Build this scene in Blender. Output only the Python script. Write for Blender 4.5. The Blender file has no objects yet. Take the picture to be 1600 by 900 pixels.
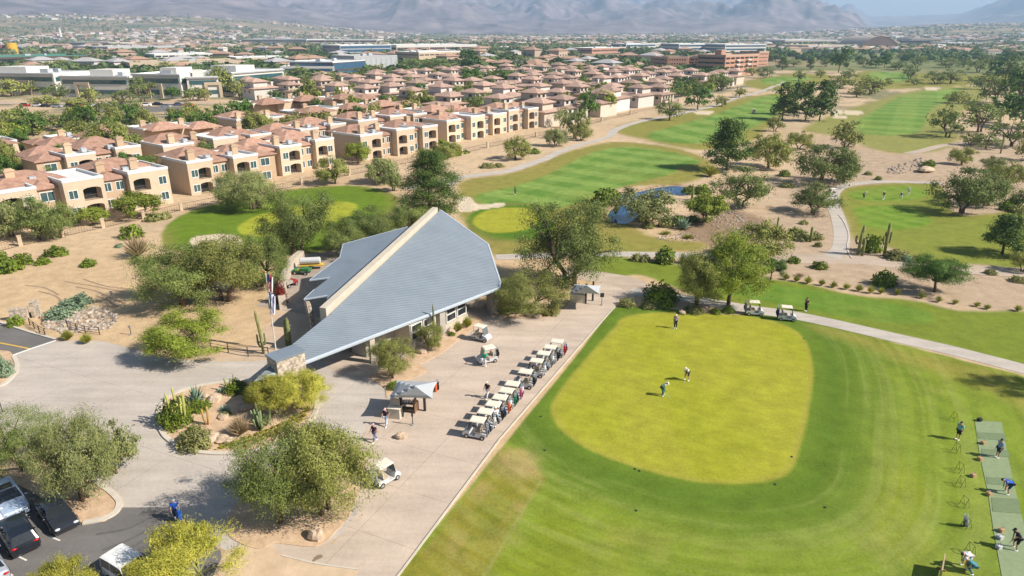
import bpy, math, random
import numpy as np
from mathutils import Vector, Matrix
from mathutils.geometry import tessellate_polygon
R = math.radians
scene = bpy.context.scene
COL = scene.collection
rnd = random.Random(7)

# ------------------------------------------------------------------ camera
F_PX, PITCH, CAM_H = 1067.0, R(20.6), 33.0
cam_d = bpy.data.cameras.new('camera'); cam = bpy.data.objects.new('camera', cam_d); COL.objects.link(cam)
cam.location = (0, 0, CAM_H); cam.rotation_euler = (R(90) - PITCH, 0, 0)
cam_d.sensor_width = 36.0; cam_d.lens = 36.0 * F_PX / 1600.0
cam_d.clip_start = 0.5; cam_d.clip_end = 30000
scene.camera = cam
CP, SP = math.cos(PITCH), math.sin(PITCH)

# ------------------------------------------------------------------ noise and relief
_lat = np.random.RandomState(11).rand(256, 256)
def vnoise(x, y):
    x = np.asarray(x, float); y = np.asarray(y, float)
    xi = np.floor(x).astype(int); yi = np.floor(y).astype(int)
    fx = x - xi; fy = y - yi
    fx = fx * fx * (3 - 2 * fx); fy = fy * fy * (3 - 2 * fy)
    a = _lat[xi & 255, yi & 255]; b = _lat[(xi + 1) & 255, yi & 255]
    c = _lat[xi & 255, (yi + 1) & 255]; d = _lat[(xi + 1) & 255, (yi + 1) & 255]
    return (a * (1 - fx) + b * fx) * (1 - fy) + (c * (1 - fx) + d * fx) * fy
def fbm(x, y, o=4):
    s = 0; a = .5; t = 0
    for k in range(o):
        s = s + a * vnoise(np.asarray(x) * 2 ** k + 17.3 * k, np.asarray(y) * 2 ** k + 9.1 * k); t += a; a *= .5
    return s / t
def sstep(a, b, x):
    t = np.clip((np.asarray(x, float) - a) / (b - a), 0, 1); return t * t * (3 - 2 * t)
def hfun(x, y):
    x = np.asarray(x, float); y = np.asarray(y, float)
    r = np.hypot(x, y)
    h = 1.5 * (fbm(x / 28 + 5, y / 28 + 3, 3) - .5) * sstep(100, 150, r) * (1 - sstep(900, 1300, r))
    a = np.arctan2(x, y)
    h = h + (18 + 115 * sstep(-.10, -.42, a) + 60 * sstep(.28, .6, a)) * sstep(2000, 5200, r) ** 1.3 + 6 * (fbm(x / 300, y / 300, 3) - .5) * sstep(1400, 2400, r)
    return h

def ray(u, v):
    dx = (u - 800) / F_PX; dv = (v - 450) / F_PX
    return Vector((dx, CP - dv * SP, -SP - dv * CP))
def G(u, v, z=0.0):
    """the point at height z that the photograph shows at (u, v)"""
    d = ray(u, v); t = (z - CAM_H) / d.z
    return Vector((d.x * t, d.y * t, z))
def W(u, v):
    """the ground point seen at (u, v)"""
    z = 0.0
    for _ in range(5):
        p = G(u, v, z); z = float(hfun(p.x, p.y))
    return Vector((p.x, p.y, z))
def mpp(p):
    """metres per photograph pixel at a point"""
    return (p.y * CP + (CAM_H - p.z) * SP) / F_PX
def L(c):
    return tuple(((x / 255) / 12.92 if x / 255 <= .04045 else ((x / 255 + .055) / 1.055) ** 2.4) for x in c)

# ------------------------------------------------------------------ light
SUN_EL, SUN_AZ = 39.0, 16.0           # the sun stands to the right, a little behind the camera
sv = Vector((math.cos(R(SUN_EL)) * math.cos(R(SUN_AZ)), -math.cos(R(SUN_EL)) * math.sin(R(SUN_AZ)), math.sin(R(SUN_EL))))
sd = bpy.data.lights.new('sun', 'SUN'); so = bpy.data.objects.new('sun', sd); COL.objects.link(so)
sd.energy = 5.0; sd.angle = R(.5); sd.color = (1, .93, .82)
so.rotation_euler = sv.to_track_quat('Z', 'Y').to_euler(); so.location = (60, -20, 80)
wd = bpy.data.worlds.new('World'); scene.world = wd; wd.use_nodes = True
nt = wd.node_tree; bg = nt.nodes['Background']
sky = nt.nodes.new('ShaderNodeTexSky'); sky.sky_type = 'NISHITA'; sky.sun_disc = False
sky.sun_elevation = R(SUN_EL); sky.sun_rotation = R(90 + SUN_AZ); sky.air_density = 1.0; sky.dust_density = 1.2; sky.altitude = 400
nt.links.new(sky.outputs[0], bg.inputs[0]); bg.inputs[1].default_value = .056
scene.view_settings.view_transform = 'Standard'; scene.view_settings.look = 'None'
scene.view_settings.exposure = 0.66; scene.view_settings.gamma = 1
scene.render.engine = 'CYCLES'
cy = scene.cycles
cy.use_denoising = True; cy.max_bounces = 5; cy.diffuse_bounces = 3; cy.glossy_bounces = 2; cy.transmission_bounces = 4
cy.volume_bounces = 2; cy.transparent_max_bounces = 4; cy.use_adaptive_sampling = True; cy.adaptive_threshold = .015
cy.caustics_reflective = False; cy.caustics_refractive = False

# ------------------------------------------------------------------ materials
MATS = {}
def mat(name, col, rough=.8, var=.12, scale=1.5, metal=0., bump=0., spec=.3, col2=None, coat=0., detail=4, hue_rand=0.):
    if name in MATS: return MATS[name]
    m = bpy.data.materials.new(name); m.use_nodes = True; n = m.node_tree.nodes; l = m.node_tree.links
    b = n['Principled BSDF']; b.inputs['Roughness'].default_value = rough; b.inputs['Metallic'].default_value = metal
    b.inputs['Specular IOR Level'].default_value = spec
    if coat: b.inputs['Coat Weight'].default_value = coat
    tc = n.new('ShaderNodeTexCoord'); nz = n.new('ShaderNodeTexNoise'); nz.inputs['Scale'].default_value = scale
    nz.inputs['Detail'].default_value = detail; nz.inputs['Roughness'].default_value = .65
    l.new(tc.outputs['Object'], nz.inputs['Vector'])
    cr = n.new('ShaderNodeValToRGB'); cr.color_ramp.elements[0].position = .3; cr.color_ramp.elements[1].position = .7
    a = [max(0, c * (1 - var)) for c in col]; z = [min(1, c * (1 + var)) for c in (col2 or col)]
    cr.color_ramp.elements[0].color = (*a, 1); cr.color_ramp.elements[1].color = (*z, 1)
    l.new(nz.outputs['Fac'], cr.inputs[0]); out = cr.outputs[0]
    if hue_rand:
        oi = n.new('ShaderNodeObjectInfo'); hs = n.new('ShaderNodeHueSaturation')
        mr = n.new('ShaderNodeMapRange'); mr.inputs[3].default_value = 1 - hue_rand; mr.inputs[4].default_value = 1 + hue_rand
        l.new(oi.outputs['Random'], mr.inputs[0]); l.new(mr.outputs[0], hs.inputs['Value']); l.new(out, hs.inputs['Color']); out = hs.outputs[0]
    l.new(out, b.inputs['Base Color'])
    if bump:
        bp = n.new('ShaderNodeBump'); bp.inputs['Strength'].default_value = bump; bp.inputs['Distance'].default_value = .05
        n2 = n.new('ShaderNodeTexNoise'); n2.inputs['Scale'].default_value = scale * 6; n2.inputs['Detail'].default_value = 3
        l.new(tc.outputs['Object'], n2.inputs['Vector']); l.new(n2.outputs['Fac'], bp.inputs['Height']); l.new(bp.outputs[0], b.inputs['Normal'])
    MATS[name] = m; return m
def leaf(name, col, col2, scale=.9, trans=.22):
    col, col2 = [c * .98 * k for c, k in zip(col, (.98, 1.03, .9))], [c * 1.12 * k for c, k in zip(col2, (.99, 1.03, .88))]
    if name in MATS: return MATS[name]
    m = bpy.data.materials.new(name); m.use_nodes = True; n = m.node_tree.nodes; l = m.node_tree.links
    b = n['Principled BSDF']; b.inputs['Roughness'].default_value = .6; b.inputs['Specular IOR Level'].default_value = .25
    tc = n.new('ShaderNodeTexCoord'); nz = n.new('ShaderNodeTexNoise'); nz.inputs['Scale'].default_value = scale; nz.inputs['Detail'].default_value = 5
    nz.inputs['Roughness'].default_value = .7
    l.new(tc.outputs['Object'], nz.inputs['Vector'])
    cr = n.new('ShaderNodeValToRGB'); cr.color_ramp.elements[0].position = .33; cr.color_ramp.elements[1].position = .68
    cr.color_ramp.elements[0].color = (*col, 1); cr.color_ramp.elements[1].color = (*col2, 1)
    l.new(nz.outputs['Fac'], cr.inputs[0])
    oi = n.new('ShaderNodeObjectInfo'); hs = n.new('ShaderNodeHueSaturation')
    mr = n.new('ShaderNodeMapRange'); mr.inputs[3].default_value = .82; mr.inputs[4].default_value = 1.2
    l.new(oi.outputs['Random'], mr.inputs[0]); l.new(mr.outputs[0], hs.inputs['Value']); l.new(cr.outputs[0], hs.inputs['Color'])
    l.new(hs.outputs[0], b.inputs['Base Color'])
    t = n.new('ShaderNodeBsdfTranslucent'); l.new(hs.outputs[0], t.inputs['Color'])
    mx = n.new('ShaderNodeMixShader'); mx.inputs[0].default_value = trans
    l.new(b.outputs[0], mx.inputs[1]); l.new(t.outputs[0], mx.inputs[2]); l.new(mx.outputs[0], n['Material Output'].inputs[0])
    MATS[name] = m; return m
def glass(name, col, rough=.08, metal=.0):
    return mat(name, col, rough=rough, var=.15, scale=.4, metal=metal, spec=.8)

# ------------------------------------------------------------------ objects
class MB:
    def __init__(s): s.v = []; s.f = []; s.m = []
    def add(s, vs, fs, m=0):
        o = len(s.v); s.v += [tuple(p) for p in vs]; s.f += [tuple(i + o for i in f) for f in fs]; s.m += [m] * len(fs); return s
    def box(s, c, d, rz=0, m=0, top=(1, 1)):
        x, y, z = d[0] / 2, d[1] / 2, d[2] / 2; ca, sa = math.cos(rz), math.sin(rz); vs = []
        for k, (a, b) in ((-1, (1, 1)), (1, top)):
            for i, j in ((-1, -1), (1, -1), (1, 1), (-1, 1)):
                X, Y = i * x * a, j * y * b; vs.append((c[0] + X * ca - Y * sa, c[1] + X * sa + Y * ca, c[2] + k * z))
        return s.add(vs, [(3, 2, 1, 0), (4, 5, 6, 7), (0, 1, 5, 4), (1, 2, 6, 5), (2, 3, 7, 6), (3, 0, 4, 7)], m)
    def bb(s, x0, x1, y0, y1, z0, z1, m=0):
        return s.box(((x0 + x1) / 2, (y0 + y1) / 2, (z0 + z1) / 2), (x1 - x0, y1 - y0, z1 - z0), 0, m)
    def tube(s, pts, rad, n=7, m=0, caps=True):
        pts = [Vector(p) for p in pts]; vs = []
        rad = rad if isinstance(rad, (list, tuple)) else [rad] * len(pts)
        for i, p in enumerate(pts):
            d = (pts[min(i + 1, len(pts) - 1)] - pts[max(i - 1, 0)])
            d = d.normalized() if d.length > 1e-9 else Vector((0, 0, 1))
            a = d.cross(Vector((1, 0, 0)) if abs(d.x) < .8 else Vector((0, 1, 0))).normalized(); b = d.cross(a)
            for k in range(n):
                t = 2 * math.pi * k / n; vs.append(p + (a * math.cos(t) + b * math.sin(t)) * rad[i])
        fs = [(i * n + k, i * n + (k + 1) % n, (i + 1) * n + (k + 1) % n, (i + 1) * n + k) for i in range(len(pts) - 1) for k in range(n)]
        if caps: fs += [tuple(range(n))[::-1], tuple(range((len(pts) - 1) * n, len(pts) * n))]
        return s.add(vs, fs, m)
    def prism(s, poly, z0, z1, m=0, mtop=None):
        n = len(poly); z1s = z1 if isinstance(z1, (list, tuple)) else [z1] * n
        z0s = z0 if isinstance(z0, (list, tuple)) else [z0] * n
        s.add([(p[0], p[1], z) for p, z in zip(poly, z0s)] + [(p[0], p[1], z) for p, z in zip(poly, z1s)],
              [tuple(range(n))[::-1]] + [(i, (i + 1) % n, (i + 1) % n + n, i + n) for i in range(n)], m)
        o = len(s.v) - n; s.f.append(tuple(range(o, o + n))); s.m.append(m if mtop is None else mtop); return s
    def ell(s, c, r, nu=10, nv=6, m=0, jit=0, seed=0, zmin=-1):
        q = random.Random(seed); vs = []; fs = []
        for j in range(nv + 1):
            t = -math.pi / 2 + math.pi * j / nv
            for i in range(nu):
                p = 2 * math.pi * i / nu; k = 1 + q.uniform(-jit, jit)
                vs.append((c[0] + r[0] * k * math.cos(t) * math.cos(p), c[1] + r[1] * k * math.cos(t) * math.sin(p), c[2] + r[2] * k * max(zmin, math.sin(t))))
        for j in range(nv):
            for i in range(nu): fs.append((j * nu + i, j * nu + (i + 1) % nu, (j + 1) * nu + (i + 1) % nu, (j + 1) * nu + i))
        return s.add(vs, fs, m)
    def hip(s, x0, x1, y0, y1, z, h, ov=.5, m=0, t=.18):
        """hipped roof over a rectangle, with eaves"""
        x0 -= ov; x1 += ov; y0 -= ov; y1 += ov; w, d = x1 - x0, y1 - y0; k = min(w, d) / 2
        if w >= d: r = [((x0 + k), (y0 + y1) / 2), ((x1 - k), (y0 + y1) / 2)]
        else: r = [((x0 + x1) / 2, y0 + k), ((x0 + x1) / 2, y1 - k)]
        vs = [(x0, y0, z), (x1, y0, z), (x1, y1, z), (x0, y1, z), (x0, y0, z + t), (x1, y0, z + t), (x1, y1, z + t), (x0, y1, z + t), (*r[0], z + h), (*r[1], z + h)]
        fs = [(3, 2, 1, 0), (0, 1, 5, 4), (1, 2, 6, 5), (2, 3, 7, 6), (3, 0, 4, 7)]
        fs += [(4, 5, 9, 8), (5, 6, 9), (6, 7, 8, 9), (7, 4, 8)] if w >= d else [(4, 5, 8), (5, 6, 9, 8), (6, 7, 9), (7, 4, 8, 9)]
        return s.add(vs, fs, m)
    def build(s, name, mats, parent=None, smooth=False):
        me = bpy.data.meshes.new(name); me.from_pydata(s.v, [], s.f)
        for q in (mats if isinstance(mats, (list, tuple)) else [mats]): me.materials.append(q)
        if len(me.materials) > 1: me.polygons.foreach_set('material_index', s.m)
        if smooth: me.polygons.foreach_set('use_smooth', [True] * len(me.polygons))
        me.update(); o = bpy.data.objects.new(name, me); COL.objects.link(o)
        if parent is not None: o.parent = parent
        return o
def tag(o, label=None, cat=None, group=None, kind=None):
    if label: o['label'] = label
    if cat: o['category'] = cat
    if group: o['group'] = group
    if kind: o['kind'] = kind
    return o
def thing(name, label, cat, loc=(0, 0, 0), rz=0, group=None, scale=None):
    o = bpy.data.objects.new(name, None); COL.objects.link(o); o.empty_display_size = .2
    o.location = loc; o.rotation_euler = (0, 0, rz)
    if scale: o.scale = scale
    return tag(o, label, cat, group)
def copy_tree(o, parent=None):
    c = o.copy(); COL.objects.link(c); c.parent = parent
    for ch in list(o.children): copy_tree(ch, c)
    return c
class Proto:
    """first use moves the built thing itself, later uses copy it"""
    def __init__(s, root): s.root = root; s.used = False
    def place(s, loc, rz=0, scale=None, label=None, group=None):
        o = copy_tree(s.root) if s.used else s.root; s.used = True
        o.location = loc; o.rotation_euler = (0, 0, rz)
        if scale is not None: o.scale = scale if isinstance(scale, (tuple, list)) else (scale,) * 3
        if label: o['label'] = label
        if group: o['group'] = group
        return o
ORD = ['leftmost', 'second from left', 'third from left', 'fourth from left', 'fifth from left', 'sixth from left', 'seventh from left',
       'eighth from left', 'ninth from left', 'tenth from left', 'eleventh from left', 'twelfth from left', 'thirteenth from left',
       'fourteenth from left', 'fifteenth from left', 'sixteenth from left', 'seventeenth from left', 'eighteenth from left', 'nineteenth from left', 'twentieth from left']
def npmesh(name, V, faces, mat_, parent=None, smooth=False, attr=None):
    """mesh from arrays; faces (n,3|4); attr: per-vertex colour"""
    me = bpy.data.meshes.new(name); V = np.asarray(V, np.float32); Fc = np.asarray(faces, np.int32); k = Fc.shape[1]
    me.vertices.add(len(V)); me.vertices.foreach_set('co', V.ravel())
    me.loops.add(Fc.size); me.loops.foreach_set('vertex_index', Fc.ravel())
    me.polygons.add(len(Fc)); me.polygons.foreach_set('loop_start', np.arange(0, Fc.size, k, dtype=np.int32))
    if smooth: me.polygons.foreach_set('use_smooth', np.ones(len(Fc), bool))
    if attr is not None:
        a = me.attributes.new('cover', 'FLOAT_COLOR', 'POINT'); a.data.foreach_set('color', np.asarray(attr, np.float32).ravel())
    me.materials.append(mat_); me.update(calc_edges=True); me.validate()
    o = bpy.data.objects.new(name, me); COL.objects.link(o)
    if parent is not None: o.parent = parent
    return o
def spline(pts, closed=True, n=6):
    """Catmull-Rom through 2-D points"""
    P = [Vector((p[0], p[1])) for p in pts]; m = len(P); out = []
    for i in range(m if closed else m - 1):
        a, b, c, d = (P[(i + k - 1) % m] if closed else P[min(max(i + k - 1, 0), m - 1)] for k in range(4))
        for j in range(n):
            t = j / n
            out.append(.5 * ((2 * b) + (c - a) * t + (2 * a - 5 * b + 4 * c - d) * t * t + (3 * b - a - 3 * c + d) * t ** 3))
    if not closed: out.append(P[-1])
    return out
# ------------------------------------------------------------------ the ground: desert, turf, greens and bunkers
def wpoly(px, smooth=True, n=5):
    p = [W(u, v) for u, v in px]
    return np.array([(q.x, q.y) for q in (spline(p, True, n) if smooth else p)])
def sdist(P, X, Y):
    """signed distance to a polygon, positive inside"""
    d2 = np.full(X.shape, 1e18); ins = np.zeros(X.shape, bool); n = len(P)
    for i in range(n):
        ax, ay = P[i]; bx, by = P[(i + 1) % n]; ex, ey = bx - ax, by - ay; wx, wy = X - ax, Y - ay
        t = np.clip((wx * ex + wy * ey) / (ex * ex + ey * ey + 1e-12), 0, 1)
        d2 = np.minimum(d2, (wx - ex * t) ** 2 + (wy - ey * t) ** 2)
        c = (ay <= Y) != (by <= Y)
        ins ^= c & (X < ax + (Y - ay) / (by - ay + 1e-18) * ex)
    return np.where(ins, 1, -1) * np.sqrt(d2)
SAND, ROUGH, DRY, FAIR, FAIR2, FRINGE, GREEN, BUNK, LUSH = (L((214, 187, 154)), L((150, 146, 72)), L((168, 146, 88)), L((106, 142, 58)),
    L((140, 166, 82)), L((88, 128, 30)), L((171, 171, 58)), L((226, 208, 180)), L((98, 132, 32)))
# (class, outline in the photograph, colour, edge softness in m, stripe colour, stripe width m, stripe angle)
COVER = [
 ('desert_ground', [(1000,405),(1110,400),(1180,330),(1300,210),(1420,240),(1600,200),(1900,300),(1900,500),(1600,495),(1480,480),(1330,450),(1180,432)], L((196,172,146)), 6, None, 0, 0),
 ('desert_ground', [(1100,320),(1160,330),(1215,352),(1200,385),(1140,390),(1090,378),(1060,360)], L((160,135,110)), 1.5, None, 0, 0),
 ('lawn', [(722,283),(800,270),(880,240),(950,222),(1010,225),(1070,235),(1110,252),(1100,275),(1060,288),(1000,290),(950,300),(948,325),(965,346),(990,352),(1010,366),(1060,375),(1105,380),(1080,393),(1000,396),(900,399),(820,402),(770,398),(745,375),(722,345),(716,320)], ROUGH, 1.2, DRY, 0, 0),
 ('lawn', [(252,378),(256,358),(285,335),(340,318),(440,298),(520,290),(580,293),(622,310),(600,345),(540,385),(440,400),(330,395),(270,392)], L((112,138,40)), .5, None, 0, 0),
 ('lawn', [(925,400),(1000,404),(1085,418),(1180,434),(1260,443),(1330,460),(1430,470),(1500,485),(1700,497),(1800,620),(1600,575),(1480,540),(1330,508),(1240,490),(1150,474),(1100,466),(1040,444),(1000,430),(950,432),(900,420)], L((128,143,52)), .6, None, 0, 0),
 ('lawn', [(1308,310),(1325,293),(1400,286),(1470,290),(1490,330),(1540,335),(1700,310),(1760,400),(1640,425),(1540,414),(1470,412),(1400,392),(1370,376),(1332,372),(1325,345)], L((140,148,62)), .8, None, 0, 0),
 ('lawn', [(962,205),(980,193),(1050,180),(1120,165),(1175,150),(1225,146),(1240,160),(1205,195),(1180,218),(1110,234),(1050,228),(1000,216)], ROUGH, 2, None, 0, 0),
 ('lawn', [(1255,200),(1320,172),(1400,148),(1460,137),(1530,136),(1545,150),(1480,190),(1500,212),(1470,235),(1400,240),(1350,228),(1300,212)], L((152,152,84)), 2, None, 0, 0),
 ('lawn', [(1160,128),(1230,116),(1300,118),(1280,132),(1200,140)], ROUGH, 3, None, 0, 0),
 ('lawn', [(1330,122),(1370,106),(1450,100),(1560,100),(1600,118),(1520,132),(1440,136),(1380,138)], ROUGH, 3, None, 0, 0),
 ('lawn', [(1200,104),(1300,98),(1420,97),(1600,90),(1600,100),(1400,106),(1280,112)], L((150,150,95)), 5, None, 0, 0),
 ('fairway', [(748,316),(750,303),(800,292),(850,275),(900,250),(945,233),(990,230),(1050,238),(1096,252),(1060,262),(1050,272),(1000,284),(960,296),(935,304),(900,318),(850,328),(800,326)], FAIR, .6, FAIR2, 5.5, 52),
 ('fairway', [(1010,213),(1060,195),(1120,178),(1180,154),(1218,150),(1215,178),(1150,208),(1080,225)], FAIR, 1, FAIR2, 8, 20),
 ('fairway', [(1322,200),(1370,172),(1410,150),(1490,139),(1500,143),(1455,172),(1446,192),(1430,208),(1370,211)], FAIR, 1, FAIR2, 8, 60),
 ('fairway', [(1352,118),(1385,110),(1425,110),(1418,124),(1372,131)], FAIR, 1.5, FAIR2, 8, 30),
 ('fairway', [(1190,124),(1240,119),(1270,121),(1245,129),(1200,133)], FAIR, 2, FAIR2, 8, 30),
 ('fairway', [(1325,304),(1345,296),(1400,292),(1440,296),(1448,305),(1420,312),(1350,313)], L((112,146,44)), .4, L((132,160,62)), 2.2, 25),
 ('fairway', [(1335,328),(1360,322),(1410,322),(1450,338),(1450,352),(1400,358),(1350,352)], L((112,146,44)), .5, L((132,160,62)), 2.2, 25),
 ('fairway', [(1130,443),(1240,448),(1340,465),(1430,480),(1458,495),(1440,505),(1360,502),(1260,482),(1150,462)], L((108,140,48)), .7, L((118,148,56)), 2.5, -20),
 ('lawn', [(728,348),(745,328),(800,317),(850,322),(868,345),(850,372),(790,378),(745,368)], L((94,130,36)), .6, None, 0, 0),
 ('putting_green', [(738,346),(755,331),(800,324),(834,328),(842,345),(824,358),(780,364),(752,359)], GREEN, .35, None, 0, 0),
 ('putting_green', [(372,354),(408,335),(470,321),(520,315),(556,319),(548,336),(510,352),(440,370),(385,368)], L((170,174,58)), .4, None, 0, 0),
 ('bunker', [(298,374),(320,367),(355,366),(377,372),(372,386),(330,393),(303,386)], BUNK, .15, None, 0, 0),
 ('bunker', [(716,310),(734,308),(748,319),(786,317),(784,323),(748,328),(728,332),(716,328)], BUNK, .15, None, 0, 0),
 ('bunker', [(1296,172),(1312,171),(1318,177),(1304,180)], BUNK, .3, None, 0, 0),
 ('bunker', [(1320,172),(1340,173),(1350,177),(1332,180),(1322,179)], BUNK, .3, None, 0, 0),
 ('bunker', [(1300,182),(1320,181),(1322,185),(1306,185)], BUNK, .3, None, 0, 0),
 ('bunker', [(1446,137),(1468,136),(1466,140),(1448,140)], BUNK, .5, None, 0, 0),
 ('bunker', [(1085,174),(1115,173),(1108,179),(1088,178)], BUNK, .4, None, 0, 0),
 # practice ground
 ('lawn', [(600,925),(700,802),(800,680),(900,557),(962,480),(1000,479),(1100,485),(1190,491),(1260,501),(1330,517),(1400,536),(1500,562),(1600,588),(1760,640),(2100,1250),(1500,1250),(500,1250)], L((132,152,50)), .15, None, 0, 0),
]
az = np.radians(np.arange(-47, 47.01, .1)); dep = np.radians(np.concatenate([np.arange(56, 2.6, -.1)]))
AZ, DP = np.meshgrid(az, dep, indexing='ij'); RR = CAM_H / np.tan(DP)
X = RR * np.sin(AZ); Y = RR * np.cos(AZ)
Cc = np.empty(X.shape + (3,)); K = np.zeros(X.shape, int)
CLS = ['desert_ground', 'lawn', 'fairway', 'putting_green', 'bunker']
def blend(mask, col):
    global Cc
    Cc = Cc * (1 - mask[..., None]) + np.asarray(col) * mask[..., None]
n1 = fbm(X / 9, Y / 9); n2 = fbm(X / 2.2 + 40, Y / 2.2); n3 = fbm(X / 40 + 9, Y / 40)
Cc[:] = np.array(SAND) * (0.88 + .26 * n1[..., None])
blend(sstep(.52, .75, n3) * .35, L((198, 168, 130)))
blend(sstep(-60, -20, -X) * sstep(140, 110, RR) * .5, L((214, 182, 138)))
# beyond the course: scrub of dry green among bare soil
far = sstep(230, 420, RR + 40 * (n3 - .5)); blend(far * sstep(.40, .62, fbm(X / 14, Y / 14)) * .8, L((118, 124, 88)))
wob = (fbm(X / 3.0 + 3, Y / 3.0) - .5)
wob2 = (fbm(X / 14 + 3, Y / 14 + 60) - .5)
def ellipse(u, v, ru, rv):
    a = W(u, v); b = W(u + ru, v); c = W(u, v - rv)
    q = np.hypot((X - a.x) / (b - a).length, (Y - a.y) / (c - a).length); return 1 - q
for cls, px, col, soft, c2, sw, sa in COVER:
    P = wpoly(px); (x0, y0), (x1, y1) = P.min(0) - 12, P.max(0) + 12
    m = (X > x0) & (X < x1) & (Y > y0) & (Y < y1)
    if not m.any(): continue
    d = np.full(X.shape, -99.); d[m] = sdist(P, X[m], Y[m])
    w = d + wob * soft * 1.2
    mk = sstep(-soft, soft, w); c = np.empty(X.shape + (3,)); c[:] = col
    if cls == 'lawn':
        g = sstep(.42, .7, n1 * .6 + n2 * .4); c = c * (1 - .35 * g[..., None]) + np.array(DRY if c2 is DRY else [k * .82 for k in col]) * .35 * g[..., None]
        dry = sstep(3.5, 0, d) * .45 * sstep(.3, .6, n1)
        if RR[m].min() > 70: c = c * (1 - dry[..., None]) + np.array(DRY) * dry[..., None]
    if sw:
        a = R(sa); s = np.sin((X * math.cos(a) + Y * math.sin(a)) * math.pi / sw); t = sstep(-.35, .35, s)[..., None]
        a2 = a + R(90); s2 = np.sin((X * math.cos(a2) + Y * math.sin(a2)) * math.pi / sw); t2 = sstep(-.35, .35, s2)[..., None] * .4
        t = np.clip(t * .75 + t2, 0, 1); c = c * (1 - t) + np.array(c2) * t
        yel = sstep(.55, .75, n1)[..., None] * .25; c = c * (1 - yel) + np.array(ROUGH) * yel
    if cls == 'putting_green': c = c * (.93 + .14 * n2[..., None])
    Cc = Cc * (1 - mk[..., None]) + c * mk[..., None]
    K[mk > .5] = CLS.index(cls)
# the practice putting green, its collar, mown rings and the tired turf along the kerb
PG = wpoly([(957,515),(980,494),(1050,488),(1150,492),(1222,506),(1258,532),(1270,575),(1263,640),(1252,690),(1238,730),(1205,750),(1130,756),(1060,747),(970,722),(905,694),(872,665),(862,640),(874,612),(915,562)])
LG = wpoly(COVER[-1][1]); m = (X > -30) & (X < 95) & (Y > 22) & (Y < 100)
dl = np.full(X.shape, -99.); dl[m] = sdist(LG, X[m], Y[m]); inl = sstep(-.12, .12, dl)
d = np.full(X.shape, -99.); d[m] = sdist(PG, X[m], Y[m])
wobs = (fbm(X / 6 + 8, Y / 6) - .5)
ring = sstep(-7.5, -5.0, d + 2.5 * wobs + np.clip((X - 20) * .06, -1.2, 2)) * inl
blend(ring * .8, L((106, 132, 44)))
band = np.exp(-((d + 2.3 + wobs) / 1.5) ** 2) * inl; blend(band * .6, L((90, 118, 38)))
arc = (.5 + .5 * np.sin(d * 2.2 + 3 * wobs)) * sstep(-16, -8, d) * sstep(-2, -4, d) * inl; blend(arc * .15, L((158, 170, 84)))
st = sstep(-.4, .4, np.sin((X * .9 - Y * .12) * math.pi / 3.1 + 2 * wob2)) * sstep(-5, -9, d) * inl; blend(st * .15, L((160, 172, 70)))
yel = sstep(.52, .72, fbm(X / 7 + 21, Y / 16 + 4)) * sstep(-4, -8, d) * inl; blend(yel * .4, L((150, 154, 34)))
duller = sstep(.5, .75, fbm(X / 5 + 71, Y / 12 + 4)) * sstep(-4, -8, d) * inl; blend(duller * .35, L((134, 150, 78)))
TD = wpoly([(575,960),(700,806),(790,696),(812,705),(838,733),(846,750),(760,895),(690,1010)], False); td = np.full(X.shape, -99.); td[m] = sdist(TD, X[m], Y[m])
tired = sstep(-.35, .45, td + wob * 1.1) * inl
blend(tired, L((150, 144, 58))); blend(tired * sstep(.4, .66, n2 * .6 + n1 * .4) * .8, L((180, 160, 96))); blend(tired * sstep(.55, .7, fbm(X / 1.3, Y / 1.3)) * .5, L((116, 128, 34)))
ln = np.exp(-(td / .16) ** 2) * sstep(2, 4, X + 12) * inl * (dl > 2.5); blend(ln * .6, L((170, 166, 96)))
bare = ellipse(805, 722, 46, 26); blend(sstep(-.1, .9, bare + 1.4 * wob) * inl * .7, L((190, 166, 112)))
dryS = wpoly([(1260,508),(1330,520),(1400,540),(1600,590),(1640,660),(1560,630),(1480,590),(1400,562),(1320,530)]); dd = np.full(X.shape, -99.); dd[m] = sdist(dryS, X[m], Y[m])
blend(sstep(-1.5, 2, dd + 3 * wobs) * inl * sstep(.25, .6, n1) * .75, L((164, 152, 76)))
fs = fbm(d / .7 + 50, (X * .7 - Y * .7) / 6 + 3, 3); blend(sstep(.5, .68, fs) * .28 * sstep(-1.5, -4, d) * inl, L((160, 166, 92))); blend(sstep(.5, .32, fs) * .28 * sstep(-1.5, -4, d) * inl, L((104, 122, 36)))
for off, wd in ((-3.2, .12), (-6.1, .16), (-9.5, .14), (-10.2, .14)):
    blend(np.exp(-((d - off + .5 * wobs) / wd) ** 2) * inl * .16 * sstep(.35, .55, n1), L((172, 176, 100)))
dp = sstep(.60, .76, fbm(X / 3.5 + 90, Y / 3.5)) * sstep(-5, -9, d) * inl; blend(dp * .3, L((164, 158, 84)))
gm = sstep(-.35, .3, d + .25 * wob); gcol = np.array(GREEN) * (.93 + .14 * n2[..., None])
t = sstep(.45, .7, fbm(X / 4 + 31, Y / 9))[..., None]; gcol = gcol * (1 - .35 * t) + np.array(L((158, 166, 34))) * .35 * t
s = sstep(-.3, .3, np.sin((X * .5 + Y * .86) * math.pi / .62))[..., None]; gcol *= 1 - .04 * s
Cc = Cc * (1 - gm[..., None]) + gcol * gm[..., None]
edge = np.exp(-((d - .25) / .22) ** 2); blend(edge * .5, L((172, 160, 78)))
K[(d > 0)] = 3; K[(dl > 0) & (d <= 0)] = 1

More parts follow.
